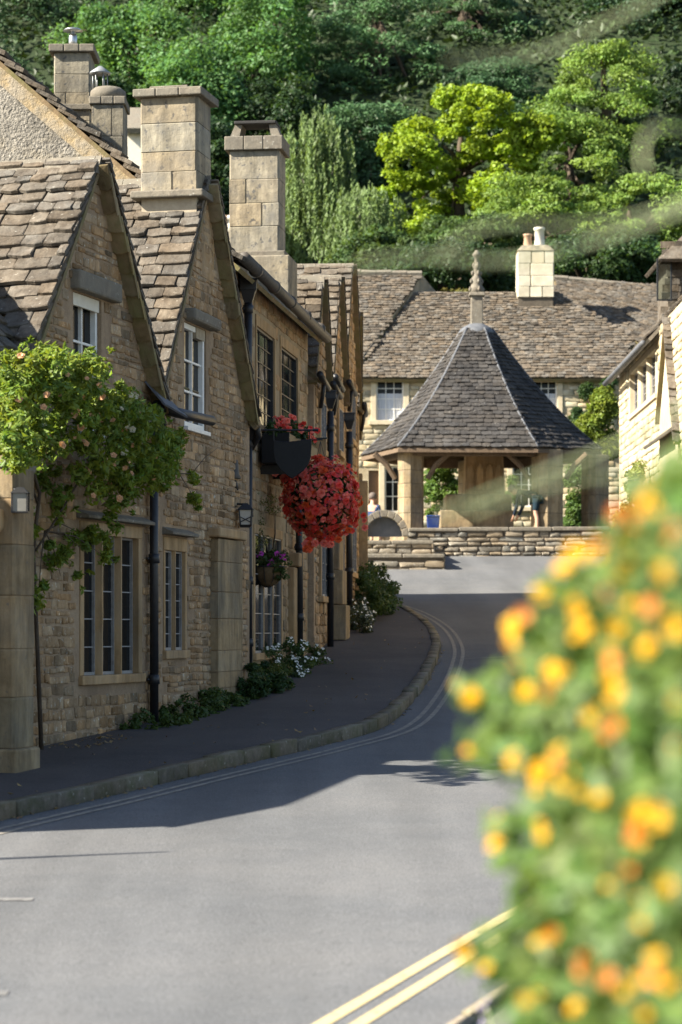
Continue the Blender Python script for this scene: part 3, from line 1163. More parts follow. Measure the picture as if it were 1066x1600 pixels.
part('plinth', mb, M_ASH[1], porch, bevel=.02)
mb = MB()
mb.add([(0, 0, 0), (.16, 0, 0), (.24, 0, .10), (.24, 0, .26), (0, 0, .26), (0, .3, 0), (.16, .3, 0), (.24, .3, .10), (.24, .3, .26), (0, .3, .26)],
       [(0, 1, 2, 3, 4), (9, 8, 7, 6, 5), (1, 6, 7, 2), (2, 7, 8, 3), (3, 8, 9, 4), (0, 5, 6, 1), (4, 9, 5, 0)], F1.M(a20 - .26, 2.72, po - .33))
part('stone_bracket', mb, M_TRIM, porch, bevel=.02)
mb = MB()
mb.slab([F1.P(a20 - .02, 3.36, po + .01), F1.P(a20 - .02, 3.60, -.2), F1.P(a20 + .48, 3.60, -.2), F1.P(a20 + .48, 3.36, po + .01)][::-1], .07)
part('porch_roof', mb, M_LEDGE, porch, bevel=.02)
# lantern on the porch
lp = F1.P(a20, 0, po - .16)
LN = thing('wall_lantern', 'small square glass lantern on the porch wall at the left edge, under the rose', 'lantern', F1.P(a20 - .02, 3.1, po - .28))
mb = MB()
lc = W(32, 785, 19.85)
mb.lathe([(.052, 0), (.056, .008), (.02, .03)], 14, basis(W(11, 769, 20.02), Vector((0, 0, 1)) * 1.25, F1.n * .9, -F1.t))
part('back_plate', mb, M_BLACK, LN, True)
mb = MB()
mb.tube([W(11, 769, 20.0), W(20, 764, 19.88), W(32, 766, 19.85)], .01, 8)
part('arm', mb, M_BLACK, LN, True)
mb = MB()
mb.frus(lc + Vector((0, 0, .075)), (.15, .15), (.05, .05), .05)
mb.box((lc.x - .07, lc.y - .07, lc.z - .085), (lc.x + .07, lc.y + .07, lc.z - .075))
for i in (-1, 1):
    for j in (-1, 1):
        mb.box((lc.x + i * .062 - .006, lc.y + j * .062 - .006, lc.z - .075), (lc.x + i * .062 + .006, lc.y + j * .062 + .006, lc.z + .075))
part('lantern_frame', mb, M_BLACK, LN)
M_FROST = mat('frosted_lantern_glass', (.20, .19, .17), (.15, .145, .13), scale=8, rough=.25, bump=.05, spec=.5)
mb = MB()
mb.box((lc.x - .055, lc.y - .055, lc.z - .074), (lc.x + .055, lc.y + .055, lc.z + .074))
part('lantern_glass', mb, M_FROST, LN)

# --- house 2, second gable with the broad chimney
aA2 = DA(F2, 26.95)
w2 = (DA(F2, 25.34), F2.S(291))
W2H = (w2[0], w2[1], F2.Z(1030, w2[0]), F2.Z(838, w2[0]))
g2 = (DA(F2, 26.12), DA(F2, 26.98))
G2H = (g2[0], g2[1], 4.19, 5.32)
H2 = cottage('stone cottage with a slate gable carrying a broad squat chimney', F2, 25.25, 28.85, .7, 4.55,
             gab=(25.3, 26.95, 6.96, 28.75), holes=[W2H, G2H], stone=dict(limit=300), near=1.9, tile=(.2, .11))
mullion_window(H2, F2, *W2H, n=2, hood=.06, jamb=.06, mull=.06, head=.14, pane_o=-.06, bars=5)
white_window(H2, F2, g2[0] + .01, g2[1] - .01, 4.19, 5.32, 2, 3, o=-.05, fw=.06)
mb = MB()
mb.fbox(F2, g2[0] + .02, g2[1] + .2, 5.335, 5.47, -.05, .13)
part('lintel', mb, M_LEDGE, H2, bevel=.03)
c2 = chimney(H2, F2, DA(F2, 26.62), DA(F2, 27.2), -.655, .0, 6.83, 7.87, 4, basez=5.2, split=(1, 1, 2))
mb = MB()
mb.fbox(F2, DA(F2, 26.72), DA(F2, 27.1), 7.96, 8.02, -.58, -.14)
part('chimney_slab', mb, M_LEDGE, c2, bevel=.01)
mb = MB()
mb.fbox(F2, DA(F2, 26.75), DA(F2, 27.25), 5.9, 6.72, -.3, .012)
part('chimney_breast', mb, M_TRIM, c2)
# doorway with its column of squared jamb stones
pc = Pieces('block', 'jamb_stone', M_ASH, False)
aj0, aj1 = F2.S(341, .1), F2.S(379, .1)
zj = gz(28) + .05
jb = MB()
jb.fbox(F2, aj0 + .02, aj1 - .02, zj - .2, 2.92, -.1, .09)
JB = part('door_jamb', jb, M_MORTAR, H2)
for hh in (.20, .18, .24, .36, .30, .34, .26):
    n = random.choice((1, 1, 2))
    for i in range(n):
        l0 = aj0 + (aj1 - aj0) * i / n
        l1 = aj0 + (aj1 - aj0) * (i + 1) / n
        pc.add(basis(F2.P((l0 + l1) / 2, zj + .003, .0), F2.n * .22, F2.t * (l1 - l0 - .006), UP * (hh - .008)), tintv(.14, .05))
    zj += hh
pc.emit(JB, 20)
mb = MB()
mb.fbox(F2, aj0 - .1, aj1 + .06, zj + .01, zj + .12, -.1, .15)
part('door_lintel', mb, M_TRIM, JB, bevel=.02)

# --- house 3, tall rendered house
H3 = thing('tall_house', 'tall stone house with a pebbledashed gable end and slim capped chimney', 'house', F3.P(1, 1.1, -3))
A3, B3, E3 = DA(F3, 28.2), DA(F3, 35.2), 6.38
up3 = [(F3.S(398.5), F3.S(429), 0, 0), (F3.S(437), F3.S(465), 0, 0)]
U3 = [(x0, x1, F3.Z(669, (x0 + x1) / 2), F3.Z(496, x0) - .02) for x0, x1, _, _ in up3]
U3[1] = (U3[1][0], U3[1][1], U3[0][2], U3[0][3] - .02)
lw = (F3.S(396), F3.S(441))
L3 = (lw[0], lw[1], F3.Z(1032, lw[0]), F3.Z(905, lw[0]) + .7)
outer3 = [(A3, .8), (B3, .8), (B3, E3), (A3, E3)]
wl = MB()
wall_face(wl, F3, outer3, U3 + [L3], .2)
pt = .869
wl.poly([F3.P(B3, .8, 0), F3.P(B3, .8, -7), F3.P(B3, E3, -7), F3.P(B3, E3 + 3.5 * pt, -3.5), F3.P(B3, E3, 0)])
wl.poly([F3.P(A3, .8, -7), F3.P(B3, .8, -7), F3.P(B3, E3, -7), F3.P(A3, E3, -7)])
wall3 = part('wall', wl, mat('stone_render', (.30, .225, .135), (.21, .155, .09), (.35, .28, .18), scale=12, big=1.6, bump=.6, bdist=.015), H3)
rubble(wall3, F3, outer3, U3 + [L3], limit=60, hh=(.10, .2), ww=(.2, .5), th=(.008, .018), v=.14)
ge = MB()
ge.poly([F3.P(A3, .8, -7), F3.P(A3, .8, 0), F3.P(A3, E3, 0), F3.P(A3, E3 + 3.5 * pt, -3.5), F3.P(A3, E3, -7)])
part('gable_end_wall', ge, M_PEB, H3)
rf = MB()
ez = E3 - .22 * pt
rf.slab([F3.P(A3 - .1, ez, .22), F3.P(B3, ez, .22), F3.P(B3, E3 + 3.5 * pt, -3.5), F3.P(A3 - .1, E3 + 3.5 * pt, -3.5)], .05)
rf.slab([F3.P(B3, E3, -7), F3.P(A3 - .1, E3, -7), F3.P(A3 - .1, E3 + 3.5 * pt, -3.5), F3.P(B3, E3 + 3.5 * pt, -3.5)], .05)
roof3 = part('roof', rf, M_SOFFIT, H3)
pc = Pieces('tile', 'roof_slate', M_TILE, False)
L = math.hypot(3.72, 3.72 * pt)
tile_plane(pc, F3.P(A3 - .2, ez, .22), F3.t, (UP * pt - F3.n).normalized(), 1.1, L, .2, .13, (1.6, 2.6), .042)
pc.emit(roof3, 130)
# warm plaster edging under the verge
mb = MB()
mb.add([F3.P(A3 - .03, E3 - .28 + pt * x * 0 + pt * s, -s) for s in (0, 3.5) for x in (0,)] + [F3.P(A3 - .03, E3 - .06 + pt * s, -s) for s in (3.5, 0)], [(0, 1, 2, 3)])
part('verge_fillet', mb, mat('ochre_lime_fillet', (.36, .27, .15), (.24, .20, .14), (.30, .26, .20), scale=10, big=2.5, bump=1.0, bdist=.03), H3)
mb = MB()
mb.tube([F3.P(A3 - .12, 6.30, .27), F3.P((A3 + B3) / 2, 6.27, .27), F3.P(B3 + .1, 6.24, .27)], .072, 14)
gut = part('gutter', mb, M_GUTTER, H3, True)
for i in range(5):
    aa = A3 + (B3 - A3) * (i + .5) / 5
    mb = MB()
    mb.tube([F3.P(aa - .04, 6.28, .27), F3.P(aa + .04, 6.28, .27)], .085, 14)
    part('gutter_joint', mb, M_GUTTER, gut, True)
c3 = chimney(H3, F3, 4.85, 5.45, -1.06, -.33, F3.Z(392, 4.85), F3.Z(233, 4.85), 4, cap=.2, capo=.06, base=.1, baseo=.1, basez=6.2, split=(1, 1, 2))
zt = F3.Z(233, 4.85) + .2
mb = MB()
for o_, s_ in ((-1.0, 1), (-.39, -1)):
    mb.add([(o_ - .07, 4.95, zt), (o_ + .07, 4.95, zt), (o_ + .05 + s_ * .06, 4.97, zt + .2), (o_ - .05 + s_ * .06, 4.97, zt + .2),
            (o_ - .07, 5.35, zt), (o_ + .07, 5.35, zt), (o_ + .05 + s_ * .06, 5.33, zt + .2), (o_ - .05 + s_ * .06, 5.33, zt + .2)],
           [(0, 1, 2, 3), (7, 6, 5, 4), (1, 5, 6, 2), (3, 7, 4, 0), (2, 6, 7, 3)], F3.M(0, 0, 0))
part('cowl_leg', mb, M_LEDGE, c3)
mb = MB()
mb.fbox(F3, 4.92, 5.38, zt + .2, zt + .245, -1.0, -.39)
part('cowl_slab', mb, plain('soot_black_slab', (.03, .028, .026), .9), c3, bevel=.01)
mb = MB()
mb.fbox(F3, 4.7, 5.5, 6.0, F3.Z(400, 4.85), -.78, -.16)
part('chimney_breast', mb, M_CHIM[1], c3, bevel=.02)
# two stacks far back on the roof
for (px0, px1, pt_, pb, dd, lab, pot) in ((84, 141, 82, 215, 30.6, 1, 'flue'), (143, 193, 163, 260, 29.8, 2, 'cowl')):
    x0, x1 = W(px0, 0, dd).x, W(px1, 0, dd).x
    fr0 = Fr(x0, dd, 0.0)
    zt_, zb_ = W(0, pt_, dd).z, W(0, pb, dd).z
    ch = chimney(H3, fr0, 0, .6, 0, x1 - x0, zb_, zt_, 5 if pot == 'flue' else 2, cap=.10, capo=.06 if pot == 'flue' else .03, base=0, basez=zb_ - 1.2, split=(2, 2, 1))
    if pot == 'flue':
        mb = MB()
        mb.fbox(fr0, -.04, .64, W(0, 172, dd).z, W(0, 163, dd).z, -.04, x1 - x0 + .04)
        part('string_course', mb, M_LEDGE, ch, bevel=.01)
    cx_, cy_ = (x0 + x1) / 2 - .02, dd + .3
    if pot == 'flue':
        mb = MB()
        mb.lathe([(.055, 0), (.055, .16), (.05, .17), (.05, .2)], 14, Matrix.Translation((cx_, cy_, zt_ + .1)))
        mb.lathe([(.03, .2), (.03, .24), (.13, .245), (.10, .27), (.01, .275)], 14, Matrix.Translation((cx_, cy_, zt_ + .1)))
        part('flue_cowl', mb, plain('galvanised_steel', (.5, .5, .5), .35, .5, .9), ch, True)
    else:
        mb = MB()
        mb.lathe([(.23, 0), (.22, .12), (.17, .16), (.13, .17)], 14, Matrix.Translation((cx_ + .0, cy_, zt_ + .1)))
        part('chimney_shoulder', mb, M_LEDGE, ch, True)
        mb = MB()
        for k in range(6):
            a = k * math.pi / 3
            p = Vector((cx_ - .1 + .09 * math.cos(a), cy_ + .09 * math.sin(a), zt_ + .25))
            mb.tube([p, p + Vector((0, 0, .2))], .008, 6)
        mb.lathe([(.13, .2), (.13, .22), (.02, .30)], 14, Matrix.Translation((cx_ - .1, cy_, zt_ + .24)))
        part('flue_cowl', mb, plain('dull_zinc', (.30, .31, .31), .5, .5, .4), ch, True)
# upper windows with leaded casements
M_IRONF = mat('dark_casement_iron', (.022, .024, .028), (.04, .042, .045), scale=12, rough=.4, bump=.1)
def leaded(house, fr, H, n=2, jamb=.06):
    a0, a1, z0, z1 = H
    mb = MB()
    mb.fbox(fr, a0, a0 + jamb, z0, z1, -.16, .02)
    mb.fbox(fr, a1 - jamb, a1, z0, z1, -.16, .02)
    mb.fbox(fr, a0, a1, z1 - .07, z1 + .07, -.16, .018)
    win = part('window', mb, M_TRIM, house, bevel=.008)
    s = MB()
    s.fbox(fr, a0 - .03, a1 + .03, z0 - .08, z0, -.16, .05)
    part('sill', s, M_TRIM, win, bevel=.01)
    mu = .09
    w_ = (a1 - a0 - 2 * jamb - (n - 1) * mu) / n
    for i in range(n):
        x0 = a0 + jamb + i * (w_ + mu)
        g = MB()
        g.fbox(fr, x0, x0 + w_, z0, z1 - .07, -.05, -.04)
        part('pane', g, M_GLASS2, win)
        f = MB()
        for q0, q1 in ((x0, x0 + .025), (x0 + w_ - .04, x0 + w_)):
            f.fbox(fr, q0, q1, z0, z1 - .07, -.05, -.005)
        f.fbox(fr, x0 + .025, x0 + w_ - .04, z0, z0 + .03, -.05, -.008)
        f.fbox(fr, x0 + .025, x0 + w_ - .04, z1 - .10, z1 - .07, -.05, -.008)
        part('casement_frame', f, M_IRONF, win)
        l = MB()
        for k in range(1, 3):
            x = x0 + w_ * k / 3
            l.fbox(fr, x - .006, x + .006, z0 + .03, z1 - .1, -.0398, -.03)
        for k in range(1, 6):
            z = z0 + (z1 - z0 - .07) * k / 6
            l.fbox(fr, x0 + .025, x0 + w_ - .04, z - .006, z + .006, -.0399, -.031)
        part('leading', l, M_IRONF, win)
        if i < n - 1:
            m = MB()
            m.fbox(fr, x0 + w_, x0 + w_ + mu, z0, z1 - .07, -.12, .0)
            part('mullion', m, M_TRIM, win, bevel=.02)
    return win
for hh in U3:
    leaded(H3, F3, hh, 1)
mullion_window(H3, F3, *L3, n=3, jamb=.1, hood=None, bars=5, pane_o=-.03)
mb = MB()
ad = F3.S(452)
mb.fbox(F3, ad - .16, ad + .2, .9, 2.85, -.05, .1)
mb.fbox(F3, ad - .1, ad + .3, 2.86, 3.05, -.05, .16)
part('door_surround', mb, M_TRIM, H3, bevel=.02)
# downpipes with hopper heads
def hopper(house, p, s=.14, h=.22):
    mb = MB()
    mb.frus(p - Vector((0, 0, h)), (s * .6, s * .6), (s * 1.25, s * 1.25), h * .55)
    mb.frus(p - Vector((0, 0, h * .45)), (s * 1.35, s * 1.35), (s * 1.35, s * 1.35), h * .4)
    mb.frus(p - Vector((0, 0, h * .05)), (s * 1.5, s * 1.5), (s * 1.45, s * 1.45), h * .1)
    return part('hopper_head', mb, M_BLACK, house, bevel=.006)
pp = F3.P(F3.S(388, .12), 0, .12)
hopper(H3, Vector((pp.x, pp.y, W(0, 438, pp.y).z)), .15, .28)
downpipe(H3, (pp.x, pp.y, W(0, 655, pp.y).z), (pp.x, pp.y, W(0, 470, pp.y).z), .05, collars=(.25, .93), out=F3.n)
pq = F3.P(F3.S(389, .1), 0, .1)
hopper(H3, Vector((pq.x - .01, pq.y, W(0, 655, pq.y).z)), .19, .26)
mb = MB()
mb.tube([W(366, 648, 28.75), W(384, 652, 28.95), W(400, 664, 29.2)], .07, 12)
mb.tube([W(400, 664, 29.2), W(404, 680, 29.3), W(392, 700, 29.5)], .045, 10)
part('valley_gutter', mb, M_BLACK, H3, True)
downpipe(H3, (pq.x, pq.y, gz(pq.y) + .1), (pq.x, pq.y, W(0, 672, pq.y).z), .045, collars=(.18, .42, .68, .95), out=F3.n)
pr = F3.P(F3.S(468, .12), 0, .12)
downpipe(H3, (pr.x, pr.y, gz(pr.y) + .1), (pr.x, pr.y, 4.75), .052, collars=(.2, .5, .9), out=F3.n)

# --- the four gabled cottages towards the market place
def far_gable(label, fr, d0, d1, gab, ze, dw_=None, near=1.6, **k):
    holes = []
    h = cottage(label, fr, d0, d1, gz(d0) - .2, ze, gab=gab, stone=dict(limit=0, hh=(.10, .18), ww=(.2, .45), th=(.01, .03)), ridge=(-1.3, 1.0), near=near, tile=(.21, .13), over=.1, **k)
    return h
H4 = far_gable('narrow gabled cottage just behind the slim chimney', F4, 35.2, 37.7, (35.25, 36.3, 7.2, 37.35), 5.7)
H5 = far_gable('gabled cottage with mossy pale slates, second beyond the slim chimney', F4, 37.7, 40.75, (38.2, 39.5, 7.7, 40.7), 5.9)
H6 = far_gable('gabled cottage with a slightly taller ridge, third beyond the slim chimney', F4, 40.75, 43.8, (40.85, 42.2, 8.3, 43.6), 6.4)
H7 = far_gable('last gabled cottage of the terrace before the market place', F5, 43.8, 50.3, (44.6, 46.4, 8.05, 48.2), 6.05)
for h_, fr, px, ztop, rr in ((H4, F4, 516.5, 5.6, .05), (H6, F4, 546, 5.6, .055)):
    p = fr.P(fr.S(px, .12), 0, .12)
    hopper(h_, Vector((p.x, p.y, ztop)), .13, .26)
    downpipe(h_, (p.x, p.y, gz(p.y) + .1), (p.x, p.y, ztop - .3), rr, collars=(.3, .6, .93), out=fr.n)
for h_, fr, dd, zt_ in ((H4, F4, 37.6, 5.75), (H5, F4, 38.0, 5.9), (H6, F4, 40.75, 6.1), (H7, F5, 44.2, 6.05), (H4, F4, 35.3, 5.65)):
    a = DA(fr, dd)
    mb = MB()
    mb.tube([fr.P(a - .45, zt_ + .02, .12), fr.P(a + .1, zt_ - .04, .14), fr.P(a + .6, zt_ - .08, .15)], .05, 10)
    mb.tube([fr.P(a + .1, zt_ - .06, .13), fr.P(a + .16, zt_ - .22, .11), fr.P(a + .22, zt_ - .4, .07)], .034, 8)
    part('valley_gutter', mb, M_BLACK, h_, True)
mb = MB()
for i, (z0_, z1_) in enumerate(((.0, .55), (.56, 1.1), (1.1, 1.75), (1.76, 2.4))):
    z = gz(38.2) + .1
    mb.fbox(F4, DA(F4, 37.9), DA(F4, 38.7), z + z0_, z + z1_, -.1, .26 - .05 * i)
part('buttress', mb, M_ASH[1], H4, bevel=.02)
mb = MB()
mb.fbox(F5, DA(F5, 45.5), DA(F5, 46.2), 2.0, 4.8, -.1, .2)
part('buttress', mb, M_ASH[1], H7, bevel=.02)
mb = MB()
mb.fbox(F5, DA(F5, 49.6), DA(F5, 50.3), 2.2, 5.2, -.1, .12)
part('buttress', mb, M_ASH[1], H7, bevel=.02)
for h_, fr, da, db, za, zb_ in ((H4, F4, 35.7, 36.6, 4.6, 5.5), (H5, F4, 39.0, 39.9, 4.8, 5.7), (H6, F4, 41.7, 42.6, 5.2, 6.2), (H4, F4, 35.8, 36.9, 2.4, 3.6), (H5, F4, 39.0, 40.1, 2.7, 3.9), (H6, F4, 41.6, 42.8, 2.9, 4.1), (H7, F5, 46.6, 47.8, 3.2, 4.4)):
    mullion_window(h_, fr, DA(fr, da), DA(fr, db), za, zb_, n=2, jamb=.08, o=.06, pane_o=.04, bars=3)
# ------------------------------------------------------------------ market place
XV, YV = Vector((1, 0, 0)), Vector((0, 1, 0))
def front_courses(parent, x0, x1, d, z0, z1, kind='rock', name='wall_stone', limit=120, hh=(.06, .17), ww=(.14, .65), th=(.03, .07), mats=None, depth_=None):
    pc = Pieces(kind, name, mats or M_RUBG, True)
    courses(pc, Vector((x0, d, z0)), XV, UP, x1 - x0, z1 - z0, hh, ww, th, lambda a0, a1, q0, q1: a1 < x1 - x0 + .06 and q1 < z1 - z0 + .05, gap=.014, v=.2)
    pc.emit(parent, limit)
M_RUBG = pair('grey_wall_stone', (.24, .205, .155), (.16, .135, .10), (.29, .255, .20), scale=12, big=3, bump=.8, bdist=.014, stain=(.44, .42, .37), stain_lo=.62)
M_CORE = mat('dark_wall_core', (.12, .10, .075), (.08, .065, .05), scale=12, bump=.6, bdist=.02)

CR = thing('market_cross', 'covered stone market cross with a steep grey slate roof and pinnacle', 'market cross', Vector((3.6, 65.5, gz(65.5))))
FLc, FRc, Lc, Rc = W(622, 699, 62.6), W(841, 700, 62.6), W(565, 713, 65.5), W(940, 704, 65.5)
ax = W(745, 520, 65.5)
BLc, BRc = Vector((2.05, 68.3, 6.72)), Vector((5.25, 68.3, 6.72))
hexa = [FLc, FRc, Rc, BRc, BLc, Lc]
Hh = ax.z - 6.7
def prof(s):
    return (.70 * s + .36 * s * s) / (.70 * .86 + .36 * .86 * .86)
def rp(c, s):
    return Vector((c.x + (ax.x - c.x) * s, c.y + (ax.y - c.y) * s, c.z + (ax.z - c.z) * prof(s)))
core = MB()
NS = 12
for i in range(6):
    a, b = hexa[i], hexa[(i + 1) % 6]
    for k in range(NS):
        s0, s1 = .87 * k / NS, .87 * (k + 1) / NS
        p = [rp(a, s0), rp(b, s0), rp(b, s1), rp(a, s1)]
        core.poly([q - Vector((0, 0, .03)) for q in p])
        core.poly([q - Vector((0, 0, .12)) for q in reversed(p)])
    core.poly([rp(a, 0) - Vector((0, 0, .03)), rp(a, 0) - Vector((0, 0, .12)), rp(b, 0) - Vector((0, 0, .12)), rp(b, 0) - Vector((0, 0, .03))])
croof = part('roof', core, M_WOOD, CR)
pc = Pieces('tile', 'roof_slate', M_TILEG, False)
for i in range(6):
    a, b = hexa[i], hexa[(i + 1) % 6]
    s = 0.0
    while s < .855:
        pa, pb = rp(a, s), rp(b, s)
        ma, mb_ = (pa + pb) / 2, (rp(a, s + .02) + rp(b, s + .02)) / 2
        ey = (mb_ - ma)
        per = ey.length / .02
        ey.normalize()
        ex = (pb - pa).normalized()
        n = ex.cross(ey).normalized()
        if n.z < 0:
            n = -n
        e = (.17 - .07 * s) * U(.9, 1.1)
        Lr = (pb - pa).length
        u = 0.0
        first = True
        while u < Lr - .02:
            wd = e * U(1.1, 2.0)
            if Lr - u - wd < .1:
                wd = Lr - u
            t = .022 * U(.8, 1.4)
            al = math.atan2(t * 1.1, e)
            y = ey * math.cos(al) - n * math.sin(al)
            c = pa + ex * (u + wd / 2) + ey * (e * .75) + n * (t * .7)
            pc.add(basis(c, ex * wd * .985, y * e * 1.75, ex.cross(y) * t), tintv(.2, .04, .05))
            u += wd
        s += e / per
pc.emit(croof, 280)
hp = MB()
for i in range(6):
    pts = [rp(hexa[i], .87 * k / 20) + Vector((0, 0, .035)) for k in range(21)]
    hp.tube(pts, .035, 8)
part('hip_roll', hp, M_LEAD, croof, True)
lc = MB()
lc.lathe([(.50, -.10), (.48, .02), (.40, .13), (.27, .2), (.2, .24)], 12, Matrix.Translation((ax.x, ax.y, rp(FLc, .86).z + .0)))
part('lead_cap', lc, M_LEAD, croof, True)
zb = W(0, 518, 65.5).z
fn = MB()
fn.frus((ax.x, ax.y, zb - .1), (.46, .46), (.40, .40), .2)
fn.frus((ax.x, ax.y, zb + .10), (.33, .33), (.31, .31), .85)
fn.frus((ax.x, ax.y, zb + .95), (.44, .44), (.40, .40), .1)
fin = part('finial', fn, M_LEDGE, CR, bevel=.02)
fn = MB()
fn.lathe([(.2, 1.05), (.17, 1.2), (.12, 1.35), (.15, 1.42), (.10, 1.5), (.08, 1.7), (.11, 1.75), (.07, 1.82), (.055, 2.0), (.10, 2.03), (.12, 2.08), (.03, 2.2)], 8, Matrix.Translation((ax.x, ax.y, zb)))
for k in range(4):
    for q in range(4):
        a = q * math.pi / 2 + .3
        z = 1.12 + k * .22
        r = .19 - k * .035
        fn.lathe([(.01, -.05), (.035, -.02), (.04, .03), (.01, .09)], 6, Matrix.Translation((ax.x + r * math.cos(a), ax.y + r * math.sin(a), zb + z)))
part('pinnacle', fn, M_LEDGE, fin, True)
zpl = W(0, 828, 62.5).z
pl = MB()
pl.prism([(p.x * .93 + ax.x * .07, p.y * .93 + ax.y * .07) for p in hexa], zpl - 3.2, Matrix.Translation((0, 0, 3.2)))
part('platform', pl, M_ASH[1], CR)
for px, d, w_ in ((642, 63.3, .60), (855, 63.5, .74), (930, 65.4, .66), (735, 67.6, .6)):
    c = W(px, 0, d)
    mb = MB()
    h = .5 * w_
    ch = h * .45
    ca_, sa_ = math.cos(math.radians(26)), math.sin(math.radians(26))
    poly = [(-h + ch, -h), (h - ch, -h), (h, -h + ch), (h, h - ch), (h - ch, h), (-h + ch, h), (-h, h - ch), (-h, -h + ch)]
    poly = [(x * ca_ - y * sa_, x * sa_ + y * ca_) for x, y in poly]
    z = zpl
    po_ = None
    first = True
    while z < 6.62:
        hh = U(.34, .55)
        b_ = MB()
        b_.prism([(x * U(.985, 1.01), y * U(.985, 1.01)) for x, y in poly], min(hh, 6.72 - z) - .008, Matrix.Translation((c.x, c.y, z + .004)))
        if po_ is None:
            k_ = MB()
            k_.prism([(x * .96, y * .96) for x, y in poly], 6.72 - zpl, Matrix.Translation((c.x, c.y, zpl)))
            po_ = part('pier', k_, M_CORE, CR)
        part('pier_block', b_, M_ASH[1], po_, bevel=.012)
        z += hh
bm_ = MB()
for i in range(6):
    a, b = rp(hexa[i], .17), rp(hexa[(i + 1) % 6], .17)
    a.z = b.z = 6.66
    d_ = (b - a).normalized()
    n_ = d_.cross(UP)
    b1 = MB()
    b1.box((0, -.11, -.13), ((b - a).length, .11, .13), basis(a, d_, n_, UP))
    part('wall_plate', b1, M_WOOD, CR, bevel=.01)
for px, d, dx in ((668, 63.2, 1), (826, 63.4, -1), (618, 63.3, -1), (884, 63.5, 1)):
    p = W(px, 0, d)
    b1 = MB()
    b1.tube([Vector((p.x, p.y, 5.95)), Vector((p.x + dx * .22, p.y - .06, 6.3)), Vector((p.x + dx * .55, p.y - .1, 6.6))], [.07, .075, .08], 6)
    part('brace', b1, M_WOOD, CR)
sh = W(756, 0, 65.5)
mb = MB()
mb.frus((sh.x, sh.y, W(0, 795, 65.5).z), (1.12, 1.0), (.98, .9), W(0, 722, 65.5).z - W(0, 795, 65.5).z + .6)
shaft = part('cross_shaft', mb, M_TRIM, CR, bevel=.03)
for k in range(4):
    mb = MB()
    x = sh.x - .38 + k * .253
    mb.prism([(-.09, 0), (.09, 0), (.09, .55), (.045, .68), (0, .74), (-.045, .68), (-.09, .55)], .03, basis(Vector((x, sh.y - .50, W(0, 768, 65.5).z)), XV, UP, -YV))
    part('carved_panel', mb, M_TRIM, shaft, bevel=.02)
for (x0, x1, y0, y1, dd) in ((697, 800, 772, 797, 64.6), (688, 803, 797, 824, 64.2)):
    mb = MB()
    p0, p1 = W(x0, y1, dd), W(x1, y0, dd)
    mb.box((p0.x, dd, p0.z - .02), (p1.x, 2 * 65.5 - dd, p1.z))
    part('plinth_step', mb, M_ASH[1], CR, bevel=.03)

# low walls and mounting steps in front
def low_wall(label, x0p, x1p, d, ytop, ybase, th, name='low_wall', cope=True, limit=110, group=None, hh=(.09, .17)):
    p0, p1 = W(x0p, ybase, d), W(x1p, ytop, d)
    z0, z1 = gz(d) - .1, p1.z
    t = thing(name, label, 'wall', Vector(((p0.x + p1.x) / 2, d, gz(d))), group)
    c = MB()
    c.box((p0.x, d, z0), (p1.x, d + th, z1 - (.09 if cope else .01)))
    w_ = part('wall_core', c, M_CORE, t)
    front_courses(t, p0.x, p1.x, d + .02, z0, z1 - (.10 if cope else .0), hh=hh, limit=limit)
    pc = Pieces('rock', 'wall_stone', M_RUBG, True)
    courses(pc, Vector((p1.x - .02, d, z0)), YV, UP, th, z1 - z0 - .1, hh, (.2, .4), (.04, .07), None)
    pc.emit(t, 12)
    if cope:
        x = p0.x
        while x < p1.x - .1:
            L = U(.7, 1.6)
            e = min(x + L, p1.x)
            if p1.x - e < .35:
                e = p1.x + .03
            b = MB()
            zz = z1 - .085 + U(-.02, .015)
            b.box((x + .006, d - .07, zz), (e - .006, d + th + .05, zz + .1 + U(-.01, .012)))
            o = part('coping_stone', b, M_LEDGE, t, bevel=.025)
            x = e
    return t
low_wall('long low rubble wall with coping below the market cross', 638, 952, 61.5, 825, 868, .5, limit=150)
low_wall('upper of two rubble step blocks left of the market cross', 470, 676, 59.6, 845, 866, 1.4, hh=(.12, .2), limit=40)
low_wall('lower of two rubble step blocks at the road edge before the market cross', 470, 693, 58.4, 866, 888, 1.1, hh=(.13, .2), limit=40)
AR = thing('stone_arch', 'worn half-round stone arch on the steps left of the market cross', 'arch', W(600, 835, 60.8))
mb = MB()
ac = W(600, 838, 60.8)
ro, ri = .60, .47
for i in range(9):
    a0, a1 = math.pi * i / 9 + .012, math.pi * (i + 1) / 9 - .012
    b = MB()
    pts = [(ro * math.cos(a0) * 1.05, ro * math.sin(a0) * 1.12), (ro * math.cos(a1) * 1.05, ro * math.sin(a1) * 1.12), (ri * math.cos(a1), ri * math.sin(a1) * 1.05), (ri * math.cos(a0), ri * math.sin(a0) * 1.05)]
    b.prism(pts, .35, basis(ac + Vector((0, .33, 0)), XV, UP, -YV))
    part('arch_stone', b, M_LEDGE, AR, bevel=.015)
b = MB()
b.prism([(ri * math.cos(math.pi * i / 12) * .99, ri * math.sin(math.pi * i / 12) * 1.04) for i in range(13)], .1, basis(ac + Vector((0, .33, 0)), XV, UP, -YV))
part('arch_infill', b, M_LEAD, AR)
c = W(677, 811, 62.9)
BB = thing('recycling_box', 'plain blue plastic box beside the cross plinth', 'box', Vector((c.x, c.y, zpl)))
mb = MB()
mb.frus((c.x, c.y, zpl), (.29, .3), (.34, .36), .36)
part('box_body', mb, plain('blue_plastic', (.012, .035, .16), .4), BB, bevel=.02)
mb = MB()
mb.frus((c.x, c.y, zpl + .361), (.37, .39), (.36, .38), .03)
